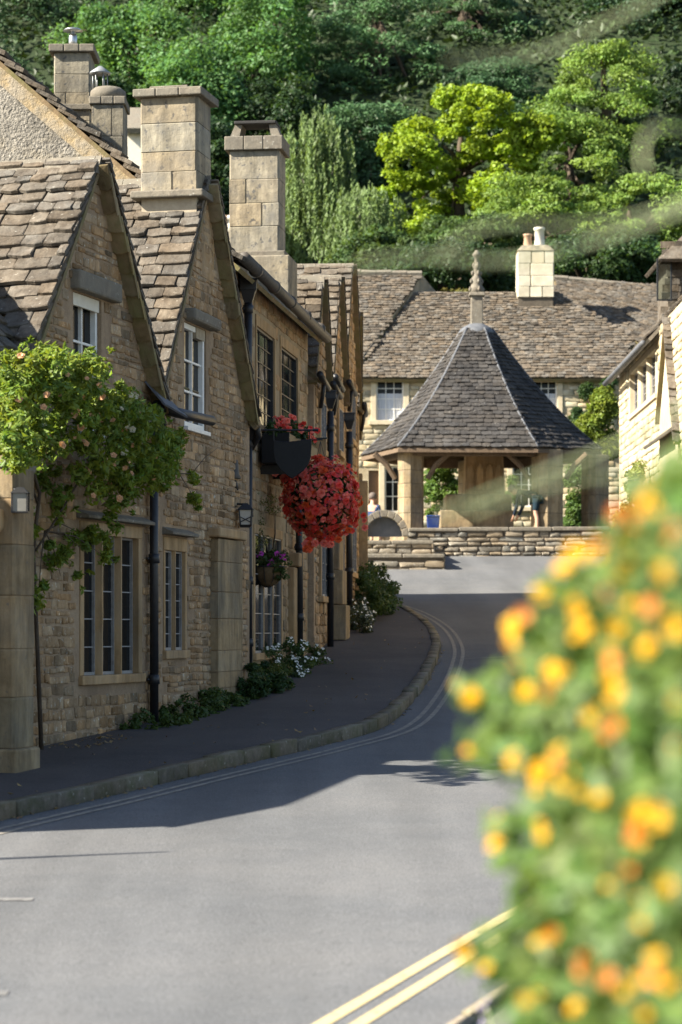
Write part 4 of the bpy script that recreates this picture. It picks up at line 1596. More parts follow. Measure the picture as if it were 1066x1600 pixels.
part('lid', mb, plain('blue_plastic_lid', (.02, .05, .20), .4), BB, bevel=.008)

# ------------------------------------------------------------------ far house behind the cross
M_FARW = mat('cream_limestone', (.52, .435, .28), (.40, .32, .19), (.46, .39, .26), scale=5, big=.8, bump=.5, bdist=.02)
FH = thing('long_house', 'long stone house with brown slate roofs behind the market cross', 'house', Vector((4, 72, gz(72))), None)
FF = Fr(-4.0, 72.0, 1e9) if False else None
class FrX(Fr):
    """wall facing the camera: a runs to the right, o towards the camera"""
    def __init__(s, x0, d0):
        s.x0, s.d0 = x0, d0
        s.t, s.n, s.up = Vector((1, 0, 0)), Vector((0, -1, 0)), Vector((0, 0, 1))
    def Z(s, py, a, o=0.0):
        return EYE + (HY - py) / F * (s.d0 - o)
    def S(s, px, o=0.0):
        return (px - CX) / F * (s.d0 - o) - s.x0
    def M(s, a, z, o=0.0):
        m = Matrix.Identity(4)
        for i in range(3):
            m[i][0], m[i][1], m[i][2] = s.n[i], s.t[i], s.up[i]
        m.translation = s.P(a, z, o)
        return m
FX = FrX(0.0, 72.0)
ez = FX.Z(582, 0)
A_ = lambda p: FX.S(p)
fh = [(A_(587), A_(632), FX.Z(657, 0), FX.Z(588, 0)), (A_(832), A_(872), FX.Z(657, 0), FX.Z(588, 0)),
      (A_(600), A_(628), FX.Z(800, 0), FX.Z(728, 0)), (A_(800), A_(842), FX.Z(792, 0), FX.Z(722, 0)), (A_(690), A_(730), FX.Z(657, 0), FX.Z(588, 0))]
dh = (A_(576), A_(592), 4.6, FX.Z(735, 0))
wl = MB()
outer = [(-3.2, 4.2), (A_(985), 4.2), (A_(985), ez), (-3.2, ez)]
wall_face(wl, FX, outer, fh + [dh], .2)
wl.poly([FX.P(A_(985), 4.2, 0), FX.P(A_(985), 4.2, -6), FX.P(A_(985), ez, -6), FX.P(A_(985), ez, 0)])
fw = part('wall', wl, M_MORTAR_PALE, FH)
M_FST = pair('cream_wall_stone', (.50, .42, .27), (.37, .29, .17), (.55, .48, .34), scale=9, big=2, bump=.5, bdist=.01)
rubble(fw, FX, outer, fh + [dh], limit=120, hh=(.12, .22), ww=(.25, .6), th=(.015, .035), mats=M_FST, v=.2)
M_CURT = mat('white_net_curtain', (.60, .62, .66), (.42, .44, .48), scale=6, rough=.9, bump=.2, stretch=(6, 6, .5))
def sash(fr, H, house, cols=3, rows=2, cur=True):
    a0, a1, z0, z1 = H
    s = MB()
    for q0, q1 in ((a0 - .14, a0 + .02), (a1 - .02, a1 + .14)):
        s.fbox(fr, q0, q1, z0, z1, -.2, .05)
    s.fbox(fr, a0 - .2, a1 + .2, z0 - .13, z0 - .001, -.2, .1)
    s.fbox(fr, a0 - .14, a1 + .14, z1 + .001, z1 + .12, -.2, .052)
    part('window_surround', s, M_CREAMST, house, bevel=.01)
    wv = white_window(house, fr, a0 + .02, a1 - .02, z0, z1, cols, rows, o=-.12, fw=.045)
    if cur:
        c = MB()
        n = 14
        V = []
        for i in range(n + 1):
            for z in (z0 + .05, z0 + (z1 - z0) * .62):
                V.append(fr.P(a0 + .07 + (a1 - a0 - .14) * i / n, z, -.138 + .008 * (i % 2)))
        c.add(V, [(2 * i, 2 * i + 2, 2 * i + 3, 2 * i + 1) for i in range(n)])
        part('curtain', c, M_CURT, wv)
M_CREAMST = mat('cream_dressed_stone', (.56, .48, .34), (.47, .39, .26), scale=6, bump=.3)
for i, hh in enumerate(fh):
    sash(FX, hh, FH, 3 if i != 2 else 2, 3 if i == 2 else 4, i < 2)
mb = MB()
mb.fbox(FX, dh[0], dh[1], dh[2], dh[3], -.16, -.1)
part('door', mb, plain('brown_door', (.16, .085, .035), .5), FH, bevel=.01)
rfl, rfm, rfr = MB(), MB(), MB()
eo = .25
def ptile(pl, name, e=.135, limit=60):
    """tile a planar roof polygon given as world points (first edge is the eave)"""
    p = [Vector(q) for q in pl]
    ex = (p[1] - p[0]).normalized()
    n = ex.cross(p[2] - p[1]).normalized()
    if n.z < 0:
        n = -n
    ey = n.cross(ex)
    uv = [((q - p[0]).dot(ex), (q - p[0]).dot(ey)) for q in p]
    u0, u1 = min(q[0] for q in uv), max(q[0] for q in uv)
    v1 = max(q[1] for q in uv)
    core = MB()
    core.slab([q - n * .01 for q in p] if (p[1] - p[0]).cross(p[2] - p[1]).z > 0 else [q - n * .01 for q in reversed(p)], .12)
    o = part(name, core, M_SOFFIT, FH)
    pcs = Pieces('tile', 'roof_slate', M_TILE, False)
    tile_plane(pcs, p[0] + ex * u0, ex, ey, u1 - u0, v1, e, e * .75, (1.1, 2.2), .026, lambda a, b: inpoly((a + u0, b), uv), v=.3)
    pcs.emit(o, limit)
    return o
E0 = lambda px, dz=0.0: Vector(((px - CX) / F * 72, 71.75, ez - .22 + dz))
Apx, Frp, Bkp = W(660, 430, 75.0), W(607, 503, 73.45), W(692, 469, 76.2)
ptile([E0(420), E0(552), Apx, W(420, 424, 75.0)], 'roof')
mR, mL = W(868, 465, 74.8), W(690, 467, 74.8)
ptile([E0(552), E0(972), W(992, 527, 73.15), mR, mL, W(640, 467, 74.8)], 'roof')
ptile([W(862, 490, 75.3), W(1010, 540, 73.9), W(1110, 560, 73.4), W(1110, 460, 77.0), W(866, 436, 77.0)], 'roof')
g = MB()
g.poly([W(560, 566, 72.1), Bkp + Vector((0, 0, -1.2)), Bkp, Apx])
part('gable_wall', g, M_PEB, FH)
g = MB()
q_ = Apx.lerp(Bkp, .45) + Vector((-.35, -.45, -.35))
g.box((q_.x - .1, q_.y - .12, q_.z - .1), (q_.x + .1, q_.y - .02, q_.z + .1))
part('gable_vent', g, M_WHITE, FH)
rid = MB()
for a, b in ((mL, mR), (W(420, 424, 75.0), Apx), (W(866, 436, 77.0), W(1110, 460, 77.0))):
    n_ = int((b - a).length / .45)
    for i in range(n_):
        p, q = a.lerp(b, i / n_), a.lerp(b, (i + .97) / n_)
        rid.tube([p + Vector((0, 0, .02)), q + Vector((0, 0, .02 + U(-.01, .02)))], .11, 6)
part('ridge_stone', rid, M_LEDGE, FH, kind='stuff')
fc = Fr(W(809, 0, 74.1).x, 74.1, 0.0)
cw = W(866, 0, 74.1).x - fc.x0
zb_, zt_ = W(0, 464, 74.1).z, W(0, 392, 74.1).z
pc = Pieces('block', 'chimney_block', pair('pale_chimney_block', (.62, .57, .44), (.52, .46, .33), (.45, .40, .30), scale=5, big=2, bump=.3), False)
core = MB()
core.box((fc.x0 + .03, 74.13, zb_ - 1.5), (fc.x0 + cw - .03, 75.0, zt_))
ch = part('chimney', core, M_CORE, FH)
z = zb_
for hh in (.33, .33, .38, .37):
    cuts = sorted([0, 1] + [U(.25, .45), U(.6, .8)][:random.choice((1, 2))])
    for u0, u1 in zip(cuts, cuts[1:]):
        pc.add(basis(Vector((fc.x0 + cw * (u0 + u1) / 2, 74.55, z + .005)), XV * (cw * (u1 - u0) - .015), YV * .94, UP * (hh - .015)), tintv(.1, .03))
    z += hh
pc.emit(ch, 30)
mb = MB()
mb.frus((fc.x0 + cw / 2, 74.55, z), (cw + .06, 1.0), (cw * .7, .7), .2)
part('chimney_flaunching', mb, M_CHIM[1], ch, bevel=.02)
M_TERRA = mat('terracotta', (.48, .33, .22), (.38, .25, .16), scale=8, bump=.2)
for px, y0, y1, r, m in ((825, 388, 366, .13, M_TERRA), (843, 385, 356, .16, M_CREAM)):
    p = W(px, y0, 74.55)
    mb = MB()
    hh = W(0, y1, 74.55).z - p.z
    mb.lathe([(r * 1.1, -.05), (r * 1.05, .05), (r * .9, hh * .85), (r * 1.1, hh * .88), (r * 1.1, hh), (r * .8, hh)], 14, Matrix.Translation(p))
    part('chimney_pot', mb, m, ch, True)
# chimney pots glimpsed between the two big stacks
PH = thing('chimney_stack', 'distant stack with terracotta pots glimpsed between two big chimneys', 'chimney', W(352, 385, 84))
mb = MB()
p = W(330, 400, 84)
mb.box((p.x, 84, p.z - 8.5), (W(368, 0, 84).x, 85, W(0, 364, 84).z))
part('stack', mb, M_CHIM[1], PH, bevel=.02)
for px in (338, 350, 361):
    p = W(px, 364, 84.4)
    mb = MB()
    mb.lathe([(.19, 0), (.17, .29), (.16, .43), (.22, .46), (.22, .58), (.14, .6)], 12, Matrix.Translation(p))
    part('chimney_pot', mb, M_TERRA if px == 350 else M_CREAM, PH, True)
mb = MB()
p = W(196, 250, 90)
HB = thing('white_gable', 'pale dormer gable glimpsed beside the broad chimney', 'house', W(207, 260, 90))
mb.box((p.x, 90, p.z - 9), (W(228, 0, 90).x, 93, W(0, 196, 90).z))
part('wall', mb, M_CREAM, HB)
mb = MB()
mb.slab([W(190, 200, 89.6), W(236, 200, 89.6), W(236, 168, 92), W(190, 168, 92)], .2)
part('roof', mb, M_LEDGE, HB)

# ------------------------------------------------------------------ houses on the right
FRt = Fr(6.56, 57.0, .0165, True)
AR_ = lambda d: (d - FRt.d0) / FRt.t.y
RE = 8.12
wR = (FRt.S(984), FRt.S(1026))
WRH = (wR[0], wR[1], 6.72, 7.86)
lR = (AR_(53.6), AR_(52.2), 4.0, 5.4)
R1 = thing('sunlit_house', 'sunlit stone house at the right edge with an open leaded casement', 'house', Vector((8, 52, gz(52))))
wl = MB()
outer = [(0, 2.6), (AR_(36.5), 2.0), (AR_(36.5), RE), (0, RE)]
M_SUNW = mat('warm_limewashed_stone', (.56, .46, .30), (.44, .35, .22), (.50, .44, .33), scale=7, big=1.5, bump=.5, bdist=.015)
wall_face(wl, FRt, outer, [WRH, lR], .2)
wl.poly([FRt.P(0, 2.6, -7), FRt.P(0, 2.6, 0), FRt.P(0, RE, 0), FRt.P(0, RE + 3.5 * 1.1, -3.5), FRt.P(0, RE, -7)])
wl.poly([FRt.P(AR_(36.5), 2.0, -7), FRt.P(AR_(36.5), 2.0, 0), FRt.P(AR_(36.5), RE, 0), FRt.P(AR_(36.5), RE + 3.5 * 1.1, -3.5), FRt.P(AR_(36.5), RE, -7)])
rw = part('wall', wl, M_MORTAR_PALE, R1)
rubble(rw, FRt, outer, [WRH, lR], limit=60, hh=(.12, .2), ww=(.25, .6), th=(.012, .03), mats=M_FST, v=.16)
mullion_window(R1, FRt, *WRH, n=3, jamb=.12, mull=.12, bars=5, stonemat=M_CREAMST)
mullion_window(R1, FRt, *lR, n=2, jamb=.12, mull=.12, bars=4, stonemat=M_CREAMST)
def grid_leaf(house, M, w_, h_, c_=3, r_=6, name='open_casement', fw=.022):
    f = MB()
    f.box((0, 0, 0), (fw, fw, h_), M)
    f.box((w_ - fw, 0, 0), (w_, fw, h_), M)
    f.box((fw, 0, 0), (w_ - fw, fw, fw), M)
    f.box((fw, 0, h_ - fw), (w_ - fw, fw, h_), M)
    o = part(name, f, M_IRONF, house)
    b = MB()
    for i in range(1, c_):
        b.box((w_ * i / c_ - .006, .004, fw), (w_ * i / c_ + .006, .018, h_ - fw), M)
    for k in range(1, r_):
        b.box((fw, .003, h_ * k / r_ - .006), (w_ - fw, .019, h_ * k / r_ + .006), M)
    part('leading', b, M_IRONF, o)
    g_ = MB()
    g_.box((fw, .009, fw), (w_ - fw, .012, h_ - fw), M)
    part('pane', g_, M_CLEAR, o)
M_CLEAR = bpy.data.materials.new('clear_glass')
M_CLEAR.use_nodes = True
_t = M_CLEAR.node_tree
_t.nodes.remove(_t.nodes['Principled BSDF'])
_a, _b, _m = _n(_t, 'ShaderNodeBsdfTransparent'), _n(_t, 'ShaderNodeBsdfGlossy'), _n(_t, 'ShaderNodeMixShader')
_a.inputs[0].default_value = (.82, .88, .84, 1)
_b.inputs['Roughness'].default_value = .03
_m.inputs[0].default_value = .14
_t.links.new(_a.outputs[0], _m.inputs[1])
_t.links.new(_b.outputs[0], _m.inputs[2])
_t.links.new(_m.outputs[0], _t.nodes['Material Output'].inputs[0])
pL = W(982, 648, 55.2)
grid_leaf(R1, basis(Vector((pL.x - .03, 55.3, pL.z)), Vector((.36, -.93, 0)).normalized(), Vector((-.93, -.36, 0)).normalized(), UP), 1.02, 1.13, 3, 6)
tR = 1.1
rf = MB()
rf.slab([FRt.P(-.15, RE - .25 * tR, .25), FRt.P(AR_(48.6), RE - .25 * tR, .25), FRt.P(AR_(48.6), RE + 3.5 * tR, -3.5), FRt.P(-.15, RE + 3.5 * tR, -3.5)], .07)
rf.slab([FRt.P(AR_(36.5), RE, -7), FRt.P(-.15, RE, -7), FRt.P(-.15, RE + 3.5 * tR, -3.5), FRt.P(AR_(36.5), RE + 3.5 * tR, -3.5)], .07)
rr_ = part('roof', rf, M_LEDGE, R1)
pc = Pieces('tile', 'roof_slate', M_TILE, False)
tile_plane(pc, FRt.P(-.18, RE - .25 * tR, .25), FRt.t, (UP * tR - FRt.n).normalized(), 8.5, 5.4, .2, .13, (1.2, 2.2), .03)
pc.emit(rr_, 40)
mb = MB()
mb.tube([FRt.P(-.1, RE - .32, .33), FRt.P(AR_(48.8), RE - .34, .33)], .06, 10)
part('gutter', mb, M_LEAD, R1, True)
# gable wing: far slope, brown slates on the near slope, tall face
GW = [AR_(48.3), AR_(46.9), AR_(45.3)]
mb = MB()
zg0, zg1 = 5.63, 8.0
mb.poly([FRt.P(GW[0], 3, .05), FRt.P(GW[2], 3, .05), FRt.P(GW[2], zg0, .05), FRt.P(GW[1], zg1, .05), FRt.P(GW[0], zg0 + .6, .05)])
mb.poly([FRt.P(GW[2], 3, .05), FRt.P(GW[2], 3, -1), FRt.P(GW[2], zg0, -1), FRt.P(GW[2], zg0, .05)])
mb.poly([FRt.P(GW[0], 3, -1), FRt.P(GW[0], 3, .05), FRt.P(GW[0], zg0 + .6, .05), FRt.P(GW[0], zg0 + .6, -1)])
part('gable_wing', mb, M_SUNW, R1)
mb = MB()
mb.slab([FRt.P(GW[2] + .1, zg0 - .15, -3), FRt.P(GW[2] + .1, zg0 - .15, .14), FRt.P(GW[1], zg1, .14), FRt.P(GW[1], zg1, -3)][::-1], .05)
mb.slab([FRt.P(GW[0] - .1, zg0 + .5, .14), FRt.P(GW[0] - .1, zg0 + .5, -3), FRt.P(GW[1], zg1, -3), FRt.P(GW[1], zg1, .14)][::-1], .05)
gw = part('gable_roof', mb, M_SOFFIT, R1)
pc = Pieces('tile', 'roof_slate', M_TILE, False)
eyv = (FRt.P(GW[1], zg1, 0) - FRt.P(GW[2] + .1, zg0 - .15, 0))
tile_plane(pc, FRt.P(GW[2] + .1, zg0 - .15, .17), -FRt.n, eyv.normalized(), 2.5, eyv.length, .21, .16, (1.2, 2.2), .03)
eyv2 = (FRt.P(GW[1], zg1, 0) - FRt.P(GW[0] - .1, zg0 + .5, 0))
pc.emit(gw, 60)
# raised dormer with its own open casement at the frame edge
mb = MB()
dx0 = W(1044, 0, 49.6).x
mb.box((dx0, 49.6, 8.2), (dx0 + 2.4, 51.2, 9.85))
dm = part('dormer', mb, M_TILE[1], R1)
pc = Pieces('block', 'dormer_slate', M_TILE, False)
courses(pc, Vector((dx0, 49.6, 8.2)), XV, UP, 1.2, 1.65, (.13, .16), (.2, .35), (.02, .03), None, gap=.006)
pc.emit(dm, 40)
mb = MB()
a_, b_ = W(1030, 404, 49.2), W(1075, 352, 50.4)
mb.slab([Vector((a_.x, 49.2, a_.z)), Vector((dx0 + 2.6, 49.2, a_.z)), Vector((dx0 + 2.6, 50.4, a_.z + 1.0)), Vector((dx0 + .75, 50.4, a_.z + 1.0))], .08)
mb.slab([Vector((a_.x, 51.6, a_.z)), Vector((a_.x, 49.2, a_.z)), Vector((dx0 + .75, 50.4, a_.z + 1.0))], .08)
part('dormer_roof', mb, M_TILE[1], dm, bevel=.01)
p = W(1026, 470, 49.4)
grid_leaf(R1, basis(p, Vector((1, .15, 0)).normalized(), Vector((.15, -1, 0)).normalized(), UP), .32, W(0, 404, 49.4).z - p.z, 1, 1, fw=.03)
# canopy over the door of the sunlit house
mb = MB()
ca = AR_(48.6)
for k in range(6):
    mb.slab([FRt.P(ca + k * .5, 5.66, .36), FRt.P(ca + k * .5 + .49, 5.66 + U(-.01, .01), .36), FRt.P(ca + k * .5 + .49, 6.0, -.1), FRt.P(ca + k * .5, 6.0, -.1)], .07)
part('door_canopy', mb, M_LEDGE, R1, bevel=.015, kind='stuff')
# ------------------------------------------------------------------ trees on the hillside
def crown_clumps(c, r, n, cr, tint=(1, 1, 1), up=.15, seed=0):
    rr = random.Random(seed)
    out = []
    ph = [rr.uniform(0, 6.28) for _ in range(6)]
    for _ in range(n):
        while True:
            v = Vector((rr.gauss(0, 1), rr.gauss(0, 1), rr.gauss(up, 1)))
            if v.length > .1:
                v.normalize()
                if v.y < .45:
                    break
        lob = 1 + .16 * math.sin(3 * math.atan2(v.z, v.x) + ph[0]) + .12 * math.sin(5 * v.z + ph[1]) + .1 * math.sin(4 * v.x + ph[2])
        k = lob * rr.uniform(.55, 1.0) ** .6
        bb = rr.uniform(.8, 1.2)
        out.append((c + Vector((v.x * r[0], v.y * r[1], v.z * r[2])) * k, cr * rr.uniform(.5, 1.5), tuple(t * bb for t in tint)))
    return out

def trunk_part(t, base, top, r, limbs=(), m=None):
    mb = MB()
    mid = base.lerp(top, .5) + Vector((U(-.2, .2), U(-.2, .2), 0))
    mb.tube([base - Vector((0, 0, .4)), base + Vector((0, 0, .3)), mid, top], [r * 1.4, r, r * .75, r * .3], 8)
    for e in limbs:
        s = base.lerp(top, U(.35, .8))
        mb.tube([s, s.lerp(e, .5) + Vector((0, 0, .2)), e], [r * .4, r * .25, r * .06], 5)
    part('trunk', mb, m or M_BARK, t, True)

def broad(label, px, py, rpx, rpy, d, col, n=64, per=150, ls=.21, group='trees on the wooded hillside', name='broadleaf_tree', flat=.75, cr=.28, trans=.35, mname=None, up=.3, warm=.07, aspect=.55):
    c = W(px, py, d)
    rx, rz = rpx * d / F, rpy * d / F
    t = thing(name, label, 'tree', Vector((c.x, d, gz(d))), group)
    cl = crown_clumps(c, (rx, min(rx, 3.2), rz), n, cr * (rx + rz) / 2, up=up, seed=int(px * 7 + py))
    P, N, S, T = clump_leaves(cl, per, ls, int(px + 3 * py), flat=flat, warm=warm)
    leaf_object('crown', P, N, S, T, lmat(mname or 'leaf_%d' % int(sum(col) * 1e4), col, trans=trans), t, aspect)
    trunk_part(t, Vector((c.x, d + .3, gz(d))), c + Vector((0, .3, rz * .5)), .16 + rx * .05, [x[0] for x in random.sample(cl, 8)])
    return t

ASH = (.095, .20, .062)
MIDG = (.065, .115, .03)
DARK = (.034, .078, .024)
OLIVE = (.165, .26, .05)
BRIGHT = (.23, .33, .025)
TREES = [
    ('dark evergreen at the top left corner of the hillside', 50, 70, 115, 105, 116, DARK, 'yew'),
    ('dark evergreen low at the far left behind the gable', -20, 190, 100, 130, 104, DARK, 'yew'),
    ('dark evergreen behind the metal flue', 120, 20, 80, 90, 122, DARK, 'yew'),
    ('mid green ash above the twin stacks', 205, 95, 95, 95, 108, ASH, 'ash'),
    ('mid green ash at the top edge, left of centre', 300, 30, 95, 85, 117, ASH, 'ash'),
    ('mid green ash behind the broad squat chimney', 290, 190, 95, 110, 100, ASH, 'ash'),
    ('tall mid green ash above the slim chimney', 410, 105, 95, 105, 108, ASH, 'ash'),
    ('mid green ash at the top edge beside the cedar', 470, 20, 80, 80, 120, ASH, 'ash'),
    ('dark green tree low between the two big chimneys', 345, 310, 75, 95, 95, (.04, .08, .03), 'ash'),
    ('dark green tree right behind the slim chimney', 445, 250, 70, 110, 100, (.035, .07, .026), 'ash'),
    ('pale leafed ash against the left flues', 150, 200, 70, 85, 100, (.065, .12, .04), 'ash'),
    ('big dark cedar in the upper middle of the hillside', 590, 120, 120, 150, 110, (.07, .15, .052), 'cedar'),
    ('dark cedar on the right of the big cedar', 730, 95, 120, 130, 114, (.055, .118, .042), 'cedar'),
    ('low dark cedar behind the weeping tree', 570, 270, 95, 100, 103, (.055, .118, .042), 'cedar'),
    ('dark cedar at the top edge beside the right-hand trees', 850, 40, 100, 90, 120, (.03, .068, .026), 'cedar'),
    ('dark cedar deep behind the bright maple', 770, 215, 100, 110, 106, (.032, .075, .026), 'cedar'),
    ('blue-green tree in the top right corner', 1010, 60, 100, 100, 116, (.04, .085, .04), 'ash'),
    ('dark tree at the right edge under the corner tree', 1075, 230, 80, 110, 108, (.025, .05, .024), 'ash'),
    ('yellow-green feathery tree high on the right', 945, 170, 95, 90, 104, OLIVE, 'feather'),
    ('feathery olive green tree right of the maple', 890, 275, 85, 95, 100, OLIVE, 'feather'),
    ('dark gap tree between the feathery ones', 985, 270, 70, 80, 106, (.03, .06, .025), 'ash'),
    ('low spreading olive green tree behind the house chimney', 845, 355, 110, 70, 93, (.15, .24, .045), 'feather'),
    ('spreading feathery tree at the right edge above the roof', 985, 365, 120, 75, 95, OLIVE, 'feather'),
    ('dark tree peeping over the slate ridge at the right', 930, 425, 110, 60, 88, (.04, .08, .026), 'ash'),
    ('low green tree behind the stone pinnacle', 720, 400, 90, 60, 90, (.07, .12, .03), 'feather'),
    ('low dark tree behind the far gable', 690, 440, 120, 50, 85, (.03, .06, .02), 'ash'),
    ('small green tree over the left end of the far ridge', 590, 425, 80, 50, 88, (.06, .10, .03), 'ash'),
]
for lab, px, py, rx, ry, d, col, kind in TREES:
    if kind == 'ash':
        broad(lab, px, py, rx, ry, d, col, n=84, per=190, ls=.2, name='ash_tree', trans=.42)
    elif kind == 'yew':
        broad(lab, px, py, rx, ry, d, col, n=80, per=140, ls=.2, name='evergreen_tree', flat=.9, trans=.15, cr=.24, aspect=.35)
    elif kind == 'feather':
        broad(lab, px, py, rx, ry, d, col, n=84, per=170, ls=.18, name='feathery_tree', flat=.4, cr=.27, aspect=.4)
    else:
        # cedar: drooping plates of needles
        c = W(px, py, d)
        rx_, rz_ = rx * d / F, ry * d / F
        t = thing('cedar_tree', lab, 'tree', Vector((c.x, d, gz(d))), 'trees on the wooded hillside')
        cl = []
        for k in range(150):
            z = U(-1, 1)
            wv = math.sqrt(max(0, 1 - z * z * .8))
            a = U(math.pi * .9, math.pi * 2.1)
            rr_ = U(.45, 1) * wv
            cl.append((c + Vector((math.cos(a) * rr_ * rx_, math.sin(a) * rr_ * min(rx_, 3.0), z * rz_)), U(.5, .95), tuple([U(.75, 1.3)] * 3)))
        P, N, S, T = clump_leaves(cl, 150, .2, int(px), flat=.4, out_up=(.5, .9), warm=.05)
        # droop the outer tips
        leaf_object('crown', P, N, S, T, lmat('cedar_%d' % int(col[1] * 1e4), col, trans=.12), t, .28)
        trunk_part(t, Vector((c.x, d + .3, gz(d))), c + Vector((0, .3, rz_ * .8)), .4, [x[0] for x in random.sample(cl, 10)])

# bright maple made of separate sunlit boughs
lobes = [(690, 225, 62, 50), (765, 190, 58, 50), (640, 250, 45, 35), (650, 320, 62, 45), (745, 275, 60, 50), (800, 245, 45, 40), (700, 375, 65, 45), (625, 385, 40, 40), (790, 310, 50, 40), (725, 165, 42, 25), (845, 215, 32, 26)]
MT = thing('maple_tree', 'bright yellow-green maple glowing in the sun in the middle of the hillside', 'tree', Vector((W(720, 0, 97).x, 97, gz(97))))
cl = []
for i, (px, py, rx, ry) in enumerate(lobes):
    d = 96 + U(-1.2, 1.5)
    k = d / F
    cl += [(a, b, (g[0], g[1], g[2])) for a, b, g in crown_clumps(W(px, py, d), (rx * k, rx * k, ry * k), 26, .42, up=.5, seed=i + 900)]
P, N, S, T = clump_leaves(cl, 120, .19, 99, flat=.6, warm=.035)
leaf_object('crown', P, N, S, T, lmat('maple_leaf', BRIGHT, trans=.4), MT, .75)
trunk_part(MT, Vector((W(720, 0, 97).x, 97.6, gz(97))), W(720, 210, 97.4), .3, [W(a, b, 97) for a, b, _, _ in lobes])

# weeping trees: hanging strands
def weeping(label, px, ptop, pbot, hw, d, col, n=170):
    c = W(px, ptop, d)
    t = thing('weeping_tree', label, 'tree', Vector((c.x, d, gz(d))), 'weeping trees above the far roof')
    P, N, S, T, D = [], [], [], [], []
    H = (pbot - ptop) * d / F
    R_ = hw * d / F
    tops = []
    for k in range(n):
        a, q = U(0, 6.283), math.sqrt(U(0.02, 1))
        x, y = math.cos(a) * q * R_, math.sin(a) * q * R_
        zt = c.z - q ** 1.4 * H * U(.15, .6) + U(-.3, .2)
        if R() < .5:
            zt -= U(0, .45) * H
        L = U(.25, .55) * H
        tops.append(Vector((c.x + x, d + y, zt)))
        b = U(.75, 1.3)
        sw = U(-.1, .1)
        m_ = int(L / .045)
        for j in range(m_):
            f = j / m_
            P.append((c.x + x * (1 + .12 * f) + sw * f + U(-.06, .06), d + y + U(-.06, .06), zt - L * f))
            N.append((U(-1, 1), U(-1, .2), U(-.2, .8)))
            D.append((U(-.35, .35), U(-.35, .35), -1))
            S.append(U(.14, .26))
            g = b * U(.85, 1.15)
            T.append((g * 1.02, g, g * .95))
    leaf_object('crown', np.array(P), np.array(N), np.array(S), np.array(T), lmat('weeping_leaf', col, trans=.4), t, .28, D=np.array(D, dtype=float))
    trunk_part(t, Vector((c.x, d + .4, gz(d))), c - Vector((0, -.4, H * .3)), .14, random.sample(tops, 14), mat('pale_bark', (.30, .27, .23), (.15, .13, .11), scale=5, bump=.5))
weeping('tall pale weeping tree rising behind the slim chimney', 500, 165, 420, 54, 93, (.14, .21, .075), 320)
weeping('shorter weeping tree with a bare pale top above the far roof', 570, 283, 425, 60, 91, (.16, .20, .085), 260)

# woodland floor cover on the slope
P = []
for _ in range(26000):
    d = U(84, 128)
    x = U(-20, 20) * d / 105
    P.append((x, d, gz(d) + U(0, .7)))
P = np.array(P)
rg = np.random.default_rng(8)
b = rg.uniform(.6, 1.3, (len(P), 1))
leaf_object('undergrowth', P, rg.normal(size=(len(P), 3)) + np.array([0, -.6, 1.2]), rg.uniform(.25, .55, len(P)), np.concatenate([b, b, b * .9], 1), lmat('undergrowth_leaf', (.035, .06, .02), trans=.2), bpy.data.objects['ground'], kind='stuff')

# ------------------------------------------------------------------ shrubs and wall plants
def bush(label, cat, name, clumps, per, size, col, trans=.35, aspect=.5, group=None, base=None, stems=5, warm=.08, mname=None, flat=.8, flowers=None, tv=.2):
    cen = sum((Vector(c[0]) for c in clumps), Vector()) / len(clumps)
    bp = base or Vector((cen.x, cen.y, min(c[0][2] for c in clumps)))
    t = thing(name, label, cat, bp, group)
    P, N, S, T = clump_leaves(clumps, per, size, int(abs(cen.x * 997 + cen.z * 131)) + 3, flat=flat, warm=warm, tint_v=tv)
    leaf_object('foliage', P, N, S, T, lmat(mname or name + '_leaf', col, trans=trans), t, aspect)
    if stems:
        mb = MB()
        for c in random.sample(clumps, min(stems, len(clumps))):
            e = Vector(c[0])
            mb.tube([bp + Vector((U(-.05, .05), U(-.05, .05), 0)), bp.lerp(e, .5) + Vector((U(-.06, .06), 0, .04)), e], [.012, .009, .004], 5)
        part('stem', mb, M_BARK, t, True)
    return t

def blobs(pts, d, n, r, jit=1.0, dj=.3):
    out = []
    for _ in range(n):
        px, py, rp = random.choice(pts)
        a, q = U(0, 6.28), math.sqrt(R())
        out.append((W(px + math.cos(a) * q * rp, py + math.sin(a) * q * rp, d + U(-dj, dj)), r * U(.6, 1.3)))
    return out

# hedge seen through the arcade, shrub on the right of the cross, creepers
bush('sunlit hedge seen through the arcade of the market cross', 'hedge', 'hedge', blobs([(695, 745, 26), (695, 790, 26), (672, 770, 14), (715, 770, 14)], 69.8, 60, .22), 130, .10, (.10, .17, .03), stems=3)
bush('bushy green plant seen between the right-hand cross piers', 'shrub', 'shrub', blobs([(898, 745, 14), (898, 785, 16), (898, 815, 14)], 69.5, 34, .22), 120, .11, (.08, .14, .03), stems=3)
bush('pale leafy plant beside the cross shaft', 'shrub', 'shrub', blobs([(797, 750, 8), (798, 775, 7)], 69.5, 14, .14), 100, .08, (.16, .20, .08), stems=2)
bush('round sunlit yellow-green shrub right of the cross roof', 'shrub', 'shrub', blobs([(935, 645, 24), (925, 675, 26), (950, 690, 22), (945, 625, 14)], 69, 54, .26), 130, .12, (.15, .20, .025), stems=3, mname='golden_shrub_leaf')
bush('dark creeper climbing the far house wall beside the sunlit house', 'creeper', 'creeper', blobs([(925, 612, 14), (945, 600, 14), (905, 650, 12), (960, 640, 12)], 71.6, 36, .2, dj=.1), 110, .11, (.035, .07, .02), stems=3)
def wallpts(d0, d1, z0, z1, n, o=(.05, .35), r=.16):
    return [(FRt.P(AR_(U(d0, d1)), U(z0, z1), U(*o)), r * U(.6, 1.3)) for _ in range(n)]
